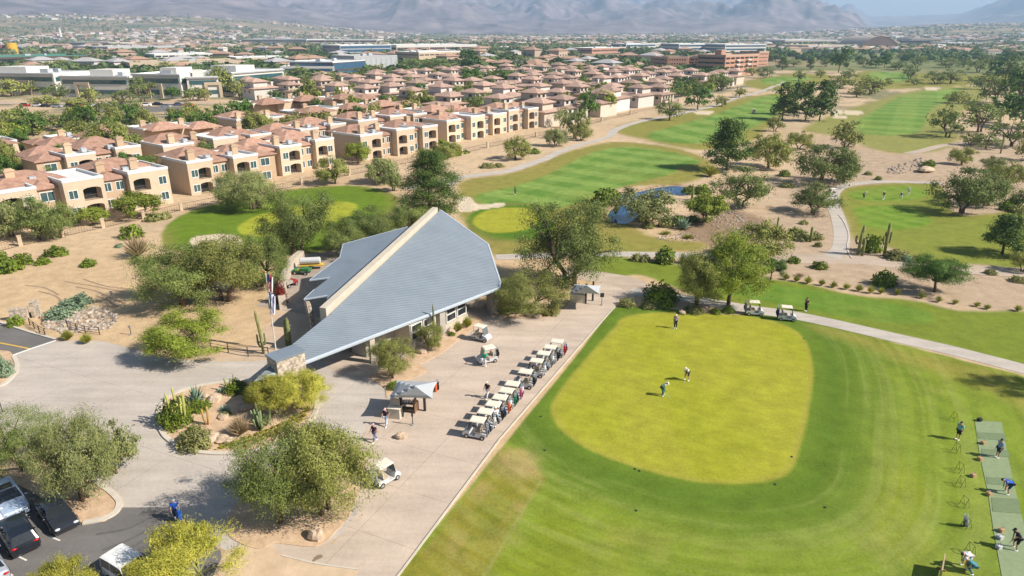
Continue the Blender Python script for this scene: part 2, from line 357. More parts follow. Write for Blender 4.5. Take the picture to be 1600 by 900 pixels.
def ground_mat():
    m_ = bpy.data.materials.new('ground_cover'); m_.use_nodes = True; n = m_.node_tree.nodes; l = m_.node_tree.links; b = n['Principled BSDF']
    b.inputs['Roughness'].default_value = .95; b.inputs['Specular IOR Level'].default_value = .1
    at = n.new('ShaderNodeAttribute'); at.attribute_name = 'cover'; tc = n.new('ShaderNodeTexCoord')
    def noise(s, d_): 
        q = n.new('ShaderNodeTexNoise'); q.inputs['Scale'].default_value = s; q.inputs['Detail'].default_value = d_; q.inputs['Roughness'].default_value = .7
        l.new(tc.outputs['Object'], q.inputs['Vector']); return q
    a, c = noise(4.5, 6), noise(.5, 5)
    ma = n.new('ShaderNodeMath'); ma.operation = 'ADD'; l.new(a.outputs['Fac'], ma.inputs[0]); l.new(c.outputs['Fac'], ma.inputs[1])
    mr = n.new('ShaderNodeMapRange'); mr.inputs[1].default_value = .65; mr.inputs[2].default_value = 1.35; mr.inputs[3].default_value = .66; mr.inputs[4].default_value = 1.27
    l.new(ma.outputs[0], mr.inputs[0]); vm = n.new('ShaderNodeVectorMath'); vm.operation = 'SCALE'
    l.new(at.outputs['Color'], vm.inputs[0]); l.new(mr.outputs[0], vm.inputs['Scale']); l.new(vm.outputs[0], b.inputs['Base Color'])
    bp = n.new('ShaderNodeBump'); bp.inputs['Strength'].default_value = .5; bp.inputs['Distance'].default_value = .08
    l.new(a.outputs['Fac'], bp.inputs['Height']); l.new(bp.outputs[0], b.inputs['Normal']); return m_
GM = ground_mat()
GALB = .78
def split_grid(Xg, Yg, Zg, Cg, Kg, names):
    na, nr = Xg.shape; idx = np.arange(na * nr).reshape(na, nr)
    q = np.stack([idx[:-1, :-1], idx[1:, :-1], idx[1:, 1:], idx[:-1, 1:]], -1).reshape(-1, 4)
    fk = Kg[:-1, :-1].ravel(); V = np.stack([Xg, Yg, Zg], -1).reshape(-1, 3); Cv = np.concatenate([Cg.reshape(-1, 3) * GALB, np.ones((na * nr, 1))], 1)
    for k, nm in enumerate(names):
        fq = q[fk == k]
        if len(fq) == 0: continue
        u, inv = np.unique(fq, return_inverse=True)
        o = npmesh(nm, V[u], inv.reshape(-1, 4)[:, ::-1], GM, smooth=True, attr=Cv[u]); o['kind'] = 'structure'
PONDP = [(963,304),(990,299),(1028,291),(1055,289),(1080,293),(1082,301),(1062,304),(1040,302),(1012,320),(988,345),(962,347),(947,338),(952,326),(968,318)]
PW = wpoly(PONDP); pz = -.5
dpond = np.full(X.shape, -99.); mm = (X > 0) & (X < 60) & (Y > 100) & (Y < 180); dpond[mm] = sdist(PW, X[mm], Y[mm])
Zg = hfun(X, Y)
pc = W(1010, 320); PZ = float(hfun(pc.x, pc.y)) - .35
Zg = Zg * (1 - sstep(-4, 0, dpond)) + (PZ + .25) * sstep(-4, 0, dpond) - 1.2 * sstep(-.6, 2.5, dpond)
blend(np.exp(-((dpond + .2) / .5) ** 2) * .8, L((120, 100, 78)))
split_grid(X, Y, Zg, Cc, K, CLS)
mb = MB(); mb.add([(p[0], p[1], PZ) for p in wpoly(PONDP)], [tuple(range(len(PW)))])
def water_mat():
    m_ = mat('pond_water', (.012, .055, .14), rough=.12, var=.3, scale=.3, spec=.4, bump=.12); return m_
o = mb.build('pond_water', water_mat()); o['kind'] = 'structure'
# far ground
az2 = np.radians(np.linspace(-60, 60, 361)); rr2 = np.concatenate([np.geomspace(CAM_H / math.tan(dep[-1]), 9600, 130)])
A2, R2 = np.meshgrid(az2, rr2, indexing='ij'); X2 = R2 * np.sin(A2); Y2 = R2 * np.cos(A2)
c2 = np.empty(X2.shape + (3,)); c2[:] = L((176, 152, 120)); n5 = fbm(X2 / 60, Y2 / 45)[..., None]; n6 = fbm(X2 / 420, Y2 / 260)[..., None]
t = sstep(.36, .6, n5); c2 = c2 * (1 - .85 * t) + np.array(L((102, 110, 78))) * .85 * t
t = sstep(.55, .7, n6) * .5; c2 = c2 * (1 - t) + np.array(L((184, 160, 126))) * t
t = (sstep(.3, .46, A2) * (R2 < 1500))[..., None] * .7; c2 = c2 * (1 - t) + np.array(L((132, 142, 90))) * t
split_grid(X2, Y2, hfun(X2, Y2), c2, np.zeros(X2.shape, int), ['desert_plain'])
# ground beside and behind the camera, out of the picture
azb = np.radians(np.linspace(47, 313, 90)); rb = np.array([CAM_H / math.tan(dep[0]), 60, 200, 800, 3000]); A3, R3 = np.meshgrid(azb, rb, indexing='ij')
split_grid(R3 * np.sin(A3), R3 * np.cos(A3), np.zeros(A3.shape), np.ones(A3.shape + (3,)) * np.array(SAND), np.zeros(A3.shape, int), ['desert_ground'])
azb = np.radians(np.linspace(0, 360, 60)); rb = np.array([.01, CAM_H / math.tan(dep[0])]); A3, R3 = np.meshgrid(azb, rb, indexing='ij')
split_grid(R3 * np.sin(A3), R3 * np.cos(A3), np.zeros(A3.shape), np.ones(A3.shape + (3,)) * np.array(L((128, 150, 48))), np.zeros(A3.shape, int), ['lawn'])

# ------------------------------------------------------------------ mountains
az4 = np.radians(np.linspace(-52, 52, 620)); r4 = np.linspace(3900, 11500, 170); A4, R4 = np.meshgrid(az4, r4, indexing='ij')
X4 = R4 * np.sin(A4); Y4 = R4 * np.cos(A4)
def ridged(x, y, o=5):
    s = 0; a = .5; t = 0
    for k in range(o):
        q = 1 - np.abs(2 * vnoise(x * 2 ** k + 3.7 * k, y * 2 ** k + 8.2 * k) - 1); s = s + a * q * q; t += a; a *= .5
    return s / t
rg = ridged(X4 / 1500 + 2, Y4 / 1900 + 5); rg2 = ridged(X4 / 520, Y4 / 620, 4)
uu = 800 + F_PX * np.tan(A4) / CP           # bearing, as a column of the photograph at the horizon
massif = 430 * sstep(4300 + 500 * (fbm(A4 * 14, A4 * 0) - .5), 6700, R4) * (1 - sstep(1130, 1400, uu + 120 * (fbm(A4 * 30, R4 / 900, 3) - .5)))
east = 420 * sstep(6600, 9400, R4) * sstep(1470, 1660, uu)
back = 190 * sstep(8200, 10600, R4) * (.62 + .38 * fbm(A4 * 24 + 4, A4 * 0, 3))
Z4 = hfun(X4, Y4) - 8 + (massif + east) * (.22 + 1.05 * rg) * (.55 + .8 * rg2) + back * (.75 + .35 * rg2)
MT = mat('mountain_rock', (.125, .10, .105), rough=.95, var=.5, scale=.004, col2=(.20, .155, .15), detail=8, spec=.1)
na, nr = X4.shape; idx = np.arange(na * nr).reshape(na, nr)
q = np.stack([idx[:-1, :-1], idx[:-1, 1:], idx[1:, 1:], idx[1:, :-1]], -1).reshape(-1, 4)[:, ::-1]
o = npmesh('mountains', np.stack([X4, Y4, Z4], -1).reshape(-1, 3), q, MT, smooth=False); o['kind'] = 'structure'

# ------------------------------------------------------------------ air
def haze(d=.00012):
    mb = MB(); mb.bb(-13000, 13000, -3500, 12500, -4, 850); o = mb.build('haze', bpy.data.materials.new('haze_air'))
    m_ = o.data.materials[0]; m_.use_nodes = True; n = m_.node_tree.nodes; n.remove(n['Principled BSDF'])
    v = n.new('ShaderNodeVolumePrincipled'); v.inputs['Color'].default_value = (.48, .70, 1, 1); v.inputs['Density'].default_value = d; v.inputs['Anisotropy'].default_value = .1
    m_.node_tree.links.new(v.outputs[0], n['Material Output'].inputs['Volume']); o['kind'] = 'stuff'; return o
haze()
# ------------------------------------------------------------------ paving, paths, kerbs
def pave_mat(name, col, joint=0, jrot=0., var=.1):
    m_ = mat(name, col, rough=.9, var=var, scale=.22, bump=.25, spec=.15, detail=9)
    n = m_.node_tree.nodes; l = m_.node_tree.links; b = n['Principled BSDF']; src = b.inputs['Base Color'].links[0].from_socket
    tc = n.new('ShaderNodeTexCoord'); fine = n.new('ShaderNodeTexNoise'); fine.inputs['Scale'].default_value = 3.5; fine.inputs['Detail'].default_value = 8; fine.inputs['Roughness'].default_value = .8
    l.new(tc.outputs['Object'], fine.inputs['Vector'])
    mr = n.new('ShaderNodeMapRange'); mr.inputs[1].default_value = .3; mr.inputs[2].default_value = .7; mr.inputs[3].default_value = .86; mr.inputs[4].default_value = 1.1
    l.new(fine.outputs['Fac'], mr.inputs[0]); sc = n.new('ShaderNodeVectorMath'); sc.operation = 'SCALE'; l.new(src, sc.inputs[0]); l.new(mr.outputs[0], sc.inputs['Scale'])
    # stains drawn out along the wheel tracks
    mp = n.new('ShaderNodeMapping'); mp.inputs['Rotation'].default_value = (0, 0, -jrot); mp.inputs['Scale'].default_value = (.12, .9, 1); l.new(tc.outputs['Object'], mp.inputs[0])
    st = n.new('ShaderNodeTexNoise'); st.inputs['Scale'].default_value = 1; st.inputs['Detail'].default_value = 5; l.new(mp.outputs[0], st.inputs['Vector'])
    mr2 = n.new('ShaderNodeMapRange'); mr2.inputs[1].default_value = .35; mr2.inputs[2].default_value = .65; mr2.inputs[3].default_value = .9; mr2.inputs[4].default_value = 1.05
    l.new(st.outputs['Fac'], mr2.inputs[0]); s2 = n.new('ShaderNodeVectorMath'); s2.operation = 'SCALE'; l.new(sc.outputs[0], s2.inputs[0]); l.new(mr2.outputs[0], s2.inputs['Scale'])
    out = s2.outputs[0]
    if joint:
        m3 = n.new('ShaderNodeMapping'); m3.inputs['Rotation'].default_value = (0, 0, -jrot); l.new(tc.outputs['Object'], m3.inputs[0])
        br = n.new('ShaderNodeTexBrick'); br.offset = 0; br.inputs['Scale'].default_value = 1; br.inputs['Brick Width'].default_value = joint; br.inputs['Row Height'].default_value = joint
        br.inputs['Mortar Size'].default_value = .022; br.inputs['Mortar Smooth'].default_value = .4
        br.inputs['Color1'].default_value = br.inputs['Color2'].default_value = (1, 1, 1, 1); br.inputs['Mortar'].default_value = (.64, .62, .60, 1)
        l.new(m3.outputs[0], br.inputs['Vector']); mu = n.new('ShaderNodeMix'); mu.data_type = 'RGBA'; mu.blend_type = 'MULTIPLY'; mu.inputs[0].default_value = 1
        l.new(out, mu.inputs[6]); l.new(br.outputs[0], mu.inputs[7]); out = mu.outputs[2]
    l.new(out, b.inputs['Base Color']); return m_
M_PLAZA = pave_mat('pink_concrete', (.51, .415, .335), 5.2, R(65.7))
M_DRIVE = pave_mat('grey_concrete', (.475, .42, .37), 6.5, R(-24))
M_PATH = pave_mat('path_concrete', (.47, .42, .37), 0)
M_DIRT = pave_mat('worn_path', (.46, .37, .29), 0)
M_ASPH = pave_mat('asphalt', (.165, .155, .148), 0)
M_KERB = mat('kerb_concrete', (.55, .49, .41), var=.12, scale=.8, bump=.2)
M_BED = mat('bed_gravel', (.50, .345, .215), var=.16, scale=1.2, col2=(.55, .39, .26), bump=.5, rough=.95, detail=8)
M_WHITE = mat('white_paint', (.72, .70, .66), var=.08, scale=2)
M_YELL = mat('yellow_paint', (.62, .40, .06), var=.1, scale=2)
def sheet(name, px, z, m, smooth=False, n=5, kind='structure', thick=0):
    p = [W(u, v) for u, v in px]; q = spline(p, True, n) if smooth else [Vector((a.x, a.y)) for a in p]
    mb = MB(); h = [float(hfun(a[0], a[1])) for a in q]
    if thick: mb.prism([(a[0], a[1]) for a in q], [k + z - thick for k in h], [k + z for k in h])
    else:
        mb.add([(a[0], a[1], k + z) for a, k in zip(q, h)], [tuple(range(len(q)))])
    o = mb.build(name, m); 
    if not thick and o.data.polygons[0].normal.z < 0: o.data.flip_normals()
    o['kind'] = kind; return o
def ribbon(name, px, w, z, m, n=10, world=None):
    p = spline([W(u, v) for u, v in px], False, n) if world is None else world
    V = []; F = []
    for i, a in enumerate(p):
        d = (p[min(i + 1, len(p) - 1)] - p[max(i - 1, 0)]).normalized(); k = Vector((-d.y, d.x)) * w / 2
        for s in (-1, 1):
            b = a + k * s; V.append((b.x, b.y, float(hfun(a.x, a.y)) + z))
        # draped over the relief
        if i: F.append((2 * i - 2, 2 * i - 1, 2 * i + 1, 2 * i))
    mb = MB(); mb.add(V, F); o = mb.build(name, m)
    if o.data.polygons[0].normal.z < 0: o.data.flip_normals()
    o['kind'] = 'structure'; return o
def kerb(px, w=.3, h=.13, closed=False, name='kerb', m=None, smooth=True, n=6):
    p0 = [W(u, v) for u, v in px]; p = spline(p0, closed, n) if smooth else [Vector((a.x, a.y)) for a in p0]
    V = []; F = []; k = len(p)
    for i, a in enumerate(p):
        b = p[(i + 1) % k] if closed else p[min(i + 1, k - 1)]; c = p[(i - 1) % k] if closed else p[max(i - 1, 0)]
        d = (b - c).normalized(); q = Vector((-d.y, d.x)) * w / 2; z = float(hfun(a.x, a.y))
        V += [(a.x - q.x, a.y - q.y, z - .05), (a.x - q.x, a.y - q.y, z + h), (a.x + q.x, a.y + q.y, z + h), (a.x + q.x, a.y + q.y, z - .05)]
    for i in range(k if closed else k - 1):
        j = (i + 1) % k
        for s in range(3): F.append((4 * i + s, 4 * j + s, 4 * j + s + 1, 4 * i + s + 1))
    mb = MB(); mb.add(V, F); o = mb.build(name, m or M_KERB); o['kind'] = 'structure'; return o
sheet('driveway', [(85,534),(120,532),(160,533),(190,540),(215,548),(250,557),(290,563),(345,564),(402,564),(470,556),(560,560),(640,590),(640,720),(590,790),(500,860),(350,860),(266,793),(187,793),(188,780),(160,756),(100,715),(0,690),(-120,700),(-120,640),(0,607),(26,580),(22,562),(8,559)], .010, M_DRIVE)
sheet('plaza', [(620,905),(780,690),(900,549),(962,479),(985,468),(1012,450),(985,437),(950,436),(905,462),(868,492),(800,494),(770,470),(700,470),(560,520),(500,560),(520,580),(600,598),(602,622),(590,640),(572,665),(560,700),(545,760),(560,800),(520,850),(425,850),(436,866),(500,884),(558,890),(500,1000),(545,1010)], .018, M_PLAZA)
kerb([(545,1005),(620,903),(780,688),(900,548),(962,478)], .15, .07, smooth=False)
ribbon('edge_shade_strip', [(541,1005),(617.5,903),(777.8,688),(898.5,548),(961,478)], .11, .024, mat('gap_shade_paint', (.13, .09, .06)), 1)  # dark strip painting the shade of the gap beside the kerb
mk = mat('joint_shadow', (.10, .07, .05)); 
sheet('car_park', [(187,793),(266,793),(300,830),(345,860),(350,900),(300,1100),(-200,1100),(-200,745),(0,735),(60,770),(128,817),(165,815)], .014, M_ASPH)
sheet('access_road', [(-150,485),(0,505),(45,520),(88,531),(8,558),(-10,562),(-150,590)], .014, M_ASPH)
ribbon('centre_line', [(-120,515),(0,536),(46,545)], .22, .022, M_YELL)
ribbon('stop_line', [(88,532),(46,546),(8,560)], .35, .022, M_WHITE)
for a, b in (((77,838),(94,845)), ((25,868),(42,876)), ((-30,740),(-8,752)), ((5,818),(48,802)), ((-40,858),(20,900))):
    ribbon('bay_line', [a, b], .11, .022, M_WHITE, 2)
# beds
bed1 = [(-60,700),(0,692),(60,700),(110,728),(152,757),(176,775),(186,784),(180,802),(150,815),(128,818),(60,775),(0,742),(-60,735)]
sheet('planting_bed', bed1, .07, M_BED, thick=.1)
kerb([(145,752),(166,764),(182,778),(187,788),(180,802),(160,812),(130,818)], .45, .14)
isl = [(247,652),(252,634),(270,617),(310,604),(352,598),(400,596),(450,606),(488,626),(494,640),(482,662),(455,685),(420,700),(380,708),(330,709),(290,702),(262,686),(250,668)]
sheet('planting_bed', isl, .08, M_BED, smooth=True, thick=.1)
kerb(isl, .42, .14, closed=True)
bed2 = [(355,835),(362,800),(400,752),(450,712),(500,690),(545,690),(570,705),(572,735),(560,770),(545,808),(524,832),(505,850),(488,856),(430,848),(395,862),(345,905),(300,1010),(470,1010),(560,892),(500,886),(436,868),(424,852),(395,858)]
sheet('planting_bed', [(355,835),(362,800),(400,752),(450,712),(500,690),(545,690),(566,708),(572,735),(560,770),(545,808),(524,832),(508,848),(485,855),(430,850),(400,858)], .06, M_BED, smooth=True, thick=.1)
sheet('desert_bed', [(352,862),(400,846),(428,852),(440,868),(500,884),(562,890),(500,1010),(260,1010),(330,905)], .026, mat('bed_sand', (.52, .38, .25), var=.12, scale=.6, col2=(.56, .42, .29), bump=.4, rough=.95, detail=8))
kerb([(440,868),(480,878),(520,885),(560,890)], .12, .06)
sheet('planting_bed', [(578,590),(600,576),(640,566),(668,578),(650,590),(622,600),(612,618),(604,622),(600,606)], .06, M_BED, smooth=True, thick=.1)
sheet('planting_bed', [(625,566),(660,540),(700,528),(728,505),(745,496),(752,504),(735,518),(712,535),(690,552),(660,568),(640,574)], .075, M_BED, smooth=True, thick=.1)
sheet('planting_bed', [(772,492),(785,470),(880,470),(866,486),(858,496),(830,498),(800,497)], .06, M_BED, smooth=True, thick=.1)
sheet('planting_bed', [(965,478),(985,466),(1040,470),(1100,478),(1150,486),(1160,492),(1110,490),(1060,484),(1000,478)], .05, M_BED, smooth=True, thick=.1)
sheet('planting_bed', [(-60,545),(0,548),(18,552),(26,570),(22,584),(0,603),(-60,612)], .07, M_BED, smooth=True, thick=.1)
kerb([(-10,606),(8,600),(23,584),(27,570),(22,558)], .4, .14)
kerb([(88,531),(45,519),(0,504),(-150,484)], .3, .13, smooth=False)
sheet('wet_stain', [(488,876),(494,869),(502,867),(504,871),(496,875),(490,878)], .030, mat('damp_concrete', (.24, .17, .12)), smooth=True)
# forecourt west of the clubhouse
sheet('forecourt', [(240,562),(330,556),(395,540),(445,470),(470,430),(520,410),(600,440),(520,560),(400,563)], .006, mat('forecourt_gravel', (.50, .37, .26), var=.12, scale=.5, bump=.3, detail=8))
sheet('service_yard', [(400,478),(452,440),(440,420),(462,398),(535,392),(600,420),(520,500),(470,490)], .012, mat('yard_concrete', (.34, .28, .23), var=.2, scale=.4))
# cart paths
ribbon('cart_path', [(985,455),(1040,462),(1100,471),(1170,483),(1235,492),(1300,505),(1400,528),(1500,551),(1620,582),(1700,604)], 2.7, .03, M_PATH)
ribbon('cart_path', [(1470,286),(1400,284),(1335,287),(1306,298),(1301,316),(1310,342),(1315,366),(1313,388),(1300,402)], 2.6, .03, M_PATH)
ribbon('dirt_track', [(1180,402),(1230,404),(1330,405),(1410,413),(1510,421),(1640,428)], 4.5, .022, M_DIRT)
ribbon('cart_path', [(640,296),(680,283),(720,277),(790,268),(850,249),(900,228),(950,213),(962,203),(1000,190),(1080,174),(1150,153),(1200,139),(1225,128)], 3.2, .04, M_PATH)
ribbon('cart_path', [(775,402),(830,400),(900,397),(960,397),(1040,398),(1110,400),(1180,403)], 2.6, .03, M_PATH)
ribbon('cart_path', [(1420,240),(1470,228),(1520,222),(1600,212),(1700,205)], 3, .04, M_DIRT)
ribbon('cart_path', [(1000,452),(975,440),(930,432),(880,425)], 4.5, .02, M_DIRT)
kerb([(1331,404),(1326,396),(1324,384),(1326,366),(1318,346),(1310,336)], .18, .1)
# wash with river stones: a rough dry stream bed beside the access road
def rocks(name, px, n, r0, r1, m, z=0, seed=3, label=None):
    q = random.Random(seed); P = wpoly(px, False); mb = MB(); (x0, y0), (x1, y1) = P.min(0), P.max(0); c = 0
    while c < n:
        x, y = q.uniform(x0, x1), q.uniform(y0, y1)
        if sdist(P, np.array([x]), np.array([y]))[0] < 0: continue
        r = r0 + (r1 - r0) * q.random() ** 2; mb.ell((x, y, float(hfun(x, y)) + z + r * .2), (r, r * q.uniform(.6, 1), r * q.uniform(.5, .8)), 6, 4, 0, .16, q.randint(0, 9999)); c += 1
    o = mb.build(name, m); o['kind'] = 'stuff'; return o
M_STONE = mat('river_stone', (.30, .24, .195), var=.35, scale=1.2, col2=(.42, .36, .30), bump=.3)
M_BOULD = mat('boulder_stone', (.44, .32, .23), var=.25, scale=1.6, col2=(.56, .43, .31), bump=.6, detail=7)
rocks('river_stones', [(62,503),(122,488),(150,478),(190,496),(170,515),(100,522),(70,512)], 520, .10, .36, M_STONE)
rocks('river_stones', [(1105,322),(1160,332),(1195,352),(1165,370),(1120,358),(1100,345)], 380, .08, .28, M_STONE, seed=5)
rocks('river_stones', [(1390,262),(1440,247),(1442,260),(1405,274),(1385,272)], 150, .12, .45, M_STONE, seed=6)
rocks('river_stones', [(1020,372),(1080,362),(1100,375),(1060,380)], 120, .08, .25, M_STONE, seed=8)

# ------------------------------------------------------------------ clubhouse
M_ROOF = mat('galvanised_steel', (.205, .245, .29), rough=.5, var=.05, scale=.35, metal=.12, col2=(.225, .265, .31), spec=.4)
M_TRIM = mat('steel_trim', (.52, .58, .64), rough=.4, metal=.3, var=.05)
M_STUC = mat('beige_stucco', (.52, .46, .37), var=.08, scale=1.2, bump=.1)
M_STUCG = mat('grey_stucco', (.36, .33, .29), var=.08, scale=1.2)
M_DGLASS = glass('dark_glass', (.02, .025, .03))
M_FRAME = mat('window_frame_white', (.62, .62, .6), var=.05)
M_STONEW = mat('stacked_stone', (.30, .25, .21), var=.4, scale=3.5, col2=(.55, .46, .36), bump=.8, detail=3)
EZ = 3.5
E1, E2, AP = G(781, 447, EZ), G(447, 560, EZ), G(686, 328, 9.3)
nR = (E2 - E1).cross(AP - E1).normalized(); nR = nR if nR.z > 0 else -nR
def hit(u, v, p0, n):
    d = ray(u, v); o = Vector((0, 0, CAM_H)); t = (p0 - o).dot(n) / d.dot(n); return o + d * t
def zR(x, y): return E1.z - (nR.x * (x - E1.x) + nR.y * (y - E1.y)) / nR.z
roofpx = [(688,328),(762,381),(781,440),(780,449),(398,595),(447,546),(514,492)]
RP = [hit(u, v, E1, nR) for u, v in roofpx]
club = thing('clubhouse', 'low clubhouse under a huge sloping blue-grey metal roof rising to a point', 'building', (E2.x, E2.y, 0))
o0 = Vector((E2.x, E2.y, 0))
def loc(p): return p - o0
def slab(pts, th, name, m, par=club):
    mb = MB(); q = [loc(p) for p in pts]; mb.prism([(p.x, p.y) for p in q], [p.z - th for p in q], [p.z for p in q])
    return mb.build(name, m, par)
roof = slab(RP, .38, 'roof', M_ROOF)
# standing seams across the roof
a0, a1 = hit(480, 540, E1, nR), hit(600, 548, E1, nR); rd = (a1 - a0).normalized(); pd = nR.cross(rd).normalized()
def ribbed(m_, dirv, pitch):
    """standing seams: a raised rib every pitch metres across the roof"""
    n = m_.node_tree.nodes; l = m_.node_tree.links; tc = n.new('ShaderNodeTexCoord'); dt = n.new('ShaderNodeVectorMath'); dt.operation = 'DOT_PRODUCT'; dt.inputs[1].default_value = tuple(dirv / pitch)
    l.new(tc.outputs['Object'], dt.inputs[0]); fr = n.new('ShaderNodeMath'); fr.operation = 'FRACT'; l.new(dt.outputs['Value'], fr.inputs[0])
    pp = n.new('ShaderNodeMath'); pp.operation = 'PINGPONG'; pp.inputs[1].default_value = .5; l.new(fr.outputs[0], pp.inputs[0])
    mr = n.new('ShaderNodeMapRange'); mr.inputs[1].default_value = .0; mr.inputs[2].default_value = .32; mr.inputs[3].default_value = 1; mr.inputs[4].default_value = 0; l.new(pp.outputs[0], mr.inputs[0])
    b = n.new('ShaderNodeBump'); b.inputs['Strength'].default_value = 1; b.inputs['Distance'].default_value = .055; l.new(mr.outputs[0], b.inputs['Height']); l.new(b.outputs[0], n['Principled BSDF'].inputs['Normal'])
M_ROOFR = mat('ribbed_steel', (.205, .245, .29), rough=.5, var=.05, scale=.35, metal=.12, col2=(.225, .265, .31), spec=.4); ribbed(M_ROOFR, pd, .33)
roof.data.materials[0] = M_ROOFR
# eave trim along the plaza side
mb = MB(); 
for a, b in ((3, 4), (2, 3), (1, 2), (0, 1)):
    p, q = loc(RP[a]), loc(RP[b]); mb.tube([p + Vector((0, 0, -.12)), q + Vector((0, 0, -.12))], .2, 6)
mb.build('gutter', M_TRIM, roof)
# raised parapet along the ridge
ridA, ridB = hit(684, 330, E1, nR), hit(510, 492, E1, nR)
dr = (ridB - ridA).normalized(); side = Vector((dr.y, -dr.x, 0)).normalized()
if side.x > 0: side = -side
pw = .78
def quadprism(A, B, s0, s1, za0, za1, zb0, zb1):
    pts = [A + side * s0, B + side * s0, B + side * s1, A + side * s1]
    mb = MB(); q = [loc(p) for p in pts]; mb.prism([(p.x, p.y) for p in q], [za0, zb0, zb0, za0], [za1, zb1, zb1, za1]); return mb
quadprism(ridA, ridB, .0, pw, ridA.z - 3.2, ridA.z + .55, ridB.z - 2.0, ridB.z + .75).build('ridge_wall', M_STUC, club)
quadprism(ridA, ridB, pw + .003, pw + .06, ridA.z - 3.0, ridA.z - .1, ridB.z - 1.8, ridB.z - .1).build('ridge_shadow_strip', mat('blue_shadow_paint', (.02, .13, .30), var=.1), club)  # the ridge wall's blue shadow, put into the colour of a thin strip
# left roof
LA, LB = ridA + side * (pw + .06) + Vector((0, 0, -1.5)), ridB + side * (pw + .06) + Vector((0, 0, -1.1))
L3 = G(475, 467, 4.0); nL = (LB - LA).cross(L3 - LA).normalized(); nL = nL if nL.z > 0 else -nL
def onL(u, v): return hit(u, v, L3, nL)
LP = [LA + (LB - LA) * .16, onL(637, 354), onL(536, 381), onL(531, 402), onL(484, 437), onL(516, 433), onL(491, 452), onL(475, 467), onL(512, 461), LB + (LA - LB) * .0]
lroof = slab(LP, .3, 'roof', M_ROOF)
mb = MB()
for a, b in ((1, 2), (2, 3), (3, 4), (4, 5), (6, 7), (7, 8)):
    mb.tube([loc(LP[a]) + Vector((0, 0, -.1)), loc(LP[b]) + Vector((0, 0, -.1))], .13, 6)
mb.build('gutter', M_TRIM, lroof)
# walls: east front with ribbon windows
w1, w2 = W(729, 499), W(642, 546); ed = (w2 - w1); el = ed.length; ed = ed.normalized(); inn = Vector((ed.y, -ed.x, 0))
if inn.x > 0: inn = -inn
def wallprism(pts, zb, name, m, dz=-.42, zf=None):
    f = zf or zR; q = [loc(p) for p in pts]; mb = MB()
    mb.prism([(p.x, p.y) for p in q], [zb] * len(q), [f(p.x, p.y) + dz for p in pts]); return mb.build(name, m, club)
wallprism([w1, w2, w2 + inn * 5, w1 + inn * 9], 0, 'wall', M_STUC)
g0 = w2 + inn * 2.2 ; g1 = w2 + ed * 4.2 + inn * 2.6
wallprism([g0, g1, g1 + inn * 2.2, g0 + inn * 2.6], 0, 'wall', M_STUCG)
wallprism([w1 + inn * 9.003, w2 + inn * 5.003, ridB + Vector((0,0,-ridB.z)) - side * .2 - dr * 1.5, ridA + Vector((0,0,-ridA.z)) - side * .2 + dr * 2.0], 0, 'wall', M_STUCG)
def lpt(s, d, z): p = loc(w1 + ed * s - inn * d); return (p.x, p.y, z)
nwin = 5; seg = el / nwin
for i in range(nwin):
    if i == 2: continue
    s0, s1 = i * seg + .12, (i + 1) * seg - .12
    mb = MB(); mb.add([lpt(s0, .03, .95), lpt(s1, .03, .95), lpt(s1, .03, 2.75), lpt(s0, .03, 2.75)], [(0, 1, 2, 3)]); wn = mb.build('window', M_DGLASS, club)
    fr = MB(); ra = math.atan2(ed.y, ed.x)
    for (sa, sb, za, zb) in ((s0, s1, .9, 1.02), (s0, s1, 2.7, 2.82), (s0, s1, 1.82, 1.94), (s0, s0 + .12, 1.02, 2.7), (s1 - .12, s1, 1.02, 2.7)):
        c = lpt((sa + sb) / 2, .06, (za + zb) / 2); fr.box(c, (sb - sa, .12, zb - za), ra)
    fr.build('frame', M_FRAME, wn)
mb = MB(); ra = math.atan2(ed.y, ed.x); c = lpt(2.5 * seg, .25, 1.6); mb.box(c, (1.0, .5, 3.2), ra); mb.build('pilaster', M_STUCG, club)
mb = MB(); c = lpt(el / 2, .12, .4); mb.box(c, (el, .22, .8), ra); mb.build('base_wall', M_STUC, club)
for (u, v, zt, sx, m_) in ((585, 567, 3.4, .55, M_STUC), (772, 488, 3.2, 1.1, M_STUCG)):
    p = W(u, v); p = p + inn * .2; mb = MB(); zt = zR(p.x, p.y) - .39; q = loc(p); mb.box((q.x, q.y, zt / 2), (sx, sx, zt), .6); mb.build('column', m_, club)
# walls under the left roof
def zL(x, y): return L3.z - (nL.x * (x - L3.x) + nL.y * (y - L3.y)) / nL.z
def flat(p): return Vector((p.x, p.y, 0))
lw = [flat(LP[1]) - side * 2, flat(LP[2]) - side * 1.4 - Vector((0, 1.6, 0)), flat(LP[3]) - side * 1.2, flat(LP[5]) - side * .6, flat(LP[6]) - side * 2.2, flat(LP[8]) - side * 1.6 - dr * 1.2, flat(LB) - side * .3 - dr * 1.5, flat(LA) - side * .3]
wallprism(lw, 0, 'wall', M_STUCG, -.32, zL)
mb = MB(); p = loc(flat(LP[7])) ; mb.tube([(p.x + .6, p.y + .3, 0), (p.x + .25, p.y + .2, 3.7)], .35, 6); mb.build('stone_pier', M_STONEW, club)
# entry tower of stone at the roof's low point
tp = G(446, 553, 4.3); ang = math.atan2(RP[3].y - RP[4].y, RP[3].x - RP[4].x)
mb = MB(); q = loc(tp); mb.box((q.x, q.y, 2.15), (2.9, 1.9, 4.3), ang); tw = mb.build('stone_tower', M_STONEW, club)
mb = MB(); mb.box((q.x, q.y, 4.38), (3.1, 2.1, .16), ang); mb.build('cap', M_ROOF, tw)

